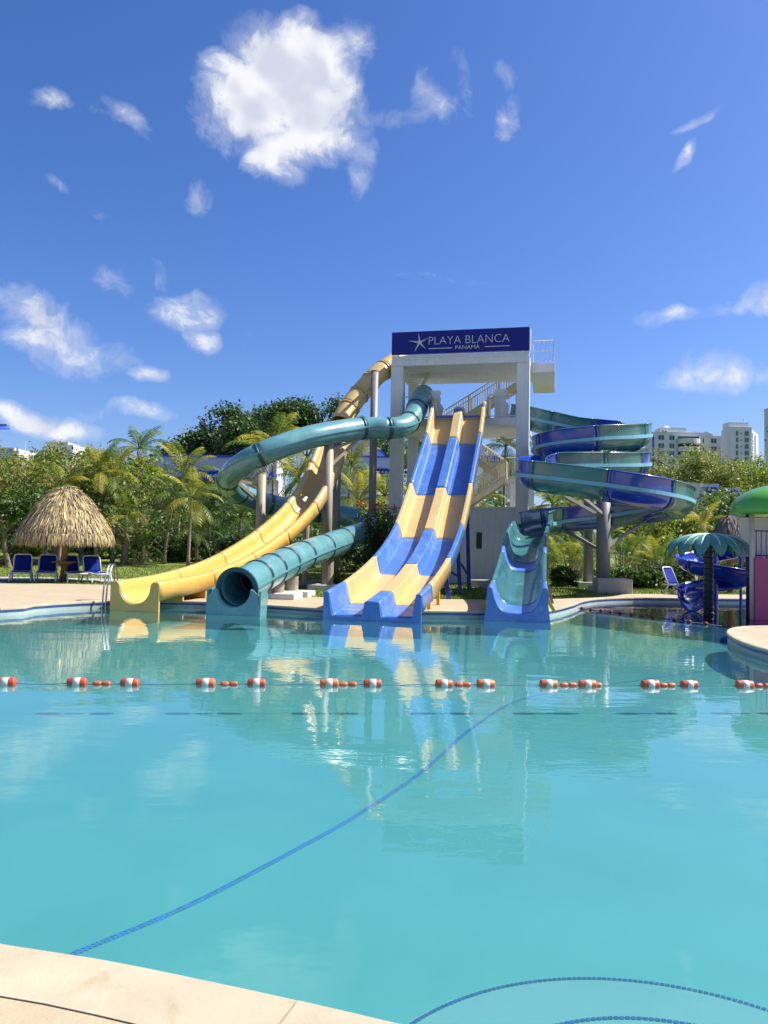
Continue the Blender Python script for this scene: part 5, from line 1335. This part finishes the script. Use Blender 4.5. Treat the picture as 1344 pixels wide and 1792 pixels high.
# areca clumps at right
for px, Y, top, lab in [(958, 40, 915, 'areca palm clump hugging the right tower column'), (1000, 38.5, 935, 'areca palm clump between the spiral run-out and the rear post'), (1022, 42, 908, 'taller areca palm clump behind the rear spiral post'), (1090, 38, 925, 'areca palm clump just right of the thick spiral post'),
                        (1122, 40, 912, 'tallest areca palm clump in the middle of the right hedge'), (1150, 37.5, 930, 'areca palm clump left of the shaded lounger'), (1185, 39, 940, 'areca palm clump behind the shaded lounger'), (1215, 41, 945, 'dark areca palm clump behind the umbrella trunk'), (1255, 40, 950, 'dark areca palm clump between umbrella and grey palapa'), (1320, 42, 930, 'areca palm clump behind the play house')]:
    areca('areca_palm', G(px, Y), hgt(px, top, Y), lab, [Gr, Gr, Yl, Dp] if px < 1180 else [Dp, Gr], 26, .8, 'areca palms along the right hedge')
for px, Y, top, leaf, lab in [(1105, 46, 888, 'leaf_lime', 'light green twiggy shrub tree behind the lower spiral turn'), (1165, 47, 888, 'leaf_lime', 'twiggy yellow-green shrub tree right of the spiral slide'), (1200, 50, 902, 'leaf_mid', 'twiggy green shrub tree left of the yellow palm')]:
    tree('twiggy_tree', G(px, Y), hgt(px, top, Y), lab, leaf, 4200, .2, .12, 5, .7, 'bark_pale', .34, 'twiggy shrub trees at right', first=.25, bare=.15)
for px, Y, top, leaf, n_, lab in [(1195, 96, 796, 'leaf_feather', 9000, 'wide feathery tree in front of the domed apartment block'), (1262, 92, 800, 'leaf_feather', 9000, 'feathery yellow-green tree below the apartment tower'), (1318, 88, 806, 'leaf_lime', 7000, 'feathery tree crown right of the apartment tower'), (1160, 100, 812, 'leaf_feather', 6000, 'lower feathery tree just right of the upper spiral')]:
    tree('feathery_tree', G(px, Y), hgt(px, top, Y), lab, leaf, n_, .36, .3, 5, .75, 'bark', .75, 'feathery trees below the apartments', lift=.05, squash=.8)
for px, Y, top, leaf, lab in [(1288, 54, 876, 'leaf_deep', 'dense green tree behind the grey palapa'), (1240, 58, 902, 'leaf_mid', 'green tree hiding the foot of the right villa'), (1330, 56, 850, 'leaf_mid', 'bright leafy tree above the green dome')]:
    tree('garden_tree', G(px, Y), hgt(px, top, Y), lab, leaf, 6500, .26, .2, 5, .6, 'bark', .5, 'garden trees at right')
tree('dark_tree', G(1520, 46), hgt(1362, 735, 46), 'dark glossy tree at the right edge above the green dome', 'leaf_dark', 11000, .26, .25, 6, .55, 'bark', .42, first=.35)
# oleander with red flowers
b = Vector((at(664, 960, 31.2).x, 31.2, 0)); ol = tag(empty('oleander', b), 'upright oleander with red blossoms between the teal tube and the tower', 'shrub'); mb = MB(); P = []; fl_ = []
for k in range(26):
    a = random.uniform(0, 2 * math.pi); r_ = random.uniform(.1, 1.0); h_ = random.uniform(2.0, 3.35); e_ = Vector((r_ * math.cos(a), r_ * math.sin(a) * .7, h_)); s_ = e_ * .12; s_.z = -.05
    pts = [s_, Vector((e_.x * .45, e_.y * .45, h_ * .5)), e_]; mb.tube(pts, [.025, .018, .008], 5, False)
    for _ in range(110):
        u = random.uniform(.25, 1.02); q = pts[0].lerp(pts[1], u * 2) if u < .5 else pts[1].lerp(pts[2], u * 2 - 1); P.append(tuple(q + Vector((random.gauss(0, .09), random.gauss(0, .09), random.gauss(0, .08)))))
    if k % 3 != 0: fl_.append(e_)
mb.build('stem', 'bark', ol); quads('foliage', P, .24, 'leaf_deep', ol, aspect=5)
for e_ in fl_[:13]:
    quads('blossom', [tuple(e_ + Vector((random.gauss(0, .05), random.gauss(0, .05), random.gauss(.02, .05)))) for _ in range(16)], .085, 'petal_red', ol, aspect=1.1)
# low planting
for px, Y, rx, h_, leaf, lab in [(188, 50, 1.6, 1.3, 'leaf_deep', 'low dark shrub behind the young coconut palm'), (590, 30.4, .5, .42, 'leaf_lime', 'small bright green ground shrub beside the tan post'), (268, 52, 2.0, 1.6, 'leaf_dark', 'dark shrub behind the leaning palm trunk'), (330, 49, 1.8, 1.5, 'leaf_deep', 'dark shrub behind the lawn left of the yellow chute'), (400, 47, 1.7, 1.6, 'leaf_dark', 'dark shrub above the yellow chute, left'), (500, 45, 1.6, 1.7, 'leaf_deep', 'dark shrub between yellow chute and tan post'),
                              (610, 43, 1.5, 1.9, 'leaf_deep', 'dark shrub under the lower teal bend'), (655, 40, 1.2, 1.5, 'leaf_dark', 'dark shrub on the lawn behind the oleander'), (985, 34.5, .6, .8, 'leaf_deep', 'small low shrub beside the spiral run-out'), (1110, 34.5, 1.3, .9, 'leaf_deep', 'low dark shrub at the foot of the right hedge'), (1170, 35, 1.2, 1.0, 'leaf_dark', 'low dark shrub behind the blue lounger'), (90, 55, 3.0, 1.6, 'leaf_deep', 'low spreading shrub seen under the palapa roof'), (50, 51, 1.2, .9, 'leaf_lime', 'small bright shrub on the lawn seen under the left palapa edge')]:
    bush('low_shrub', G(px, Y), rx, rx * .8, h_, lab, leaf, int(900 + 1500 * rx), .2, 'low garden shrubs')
# understory and far wood that read as one mass
P = []
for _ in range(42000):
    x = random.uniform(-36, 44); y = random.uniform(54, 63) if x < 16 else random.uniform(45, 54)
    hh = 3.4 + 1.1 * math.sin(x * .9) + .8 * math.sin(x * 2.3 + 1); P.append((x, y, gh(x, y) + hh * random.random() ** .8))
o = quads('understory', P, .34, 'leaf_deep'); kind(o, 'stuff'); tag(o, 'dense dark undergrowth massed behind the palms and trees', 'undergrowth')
P = []
for _ in range(26000):
    x = random.uniform(-150, 190); y = random.uniform(118, 150); hh = 8.5 + 2 * math.sin(x * .21) + 1.4 * math.sin(x * .53 + 2); P.append((x, y, 1 + hh * random.random() ** .7))
o = quads('distant_woodland', P, 1.2, 'leaf_mid'); kind(o, 'stuff'); tag(o, 'distant green woodland filling the horizon behind the resort', 'woodland')
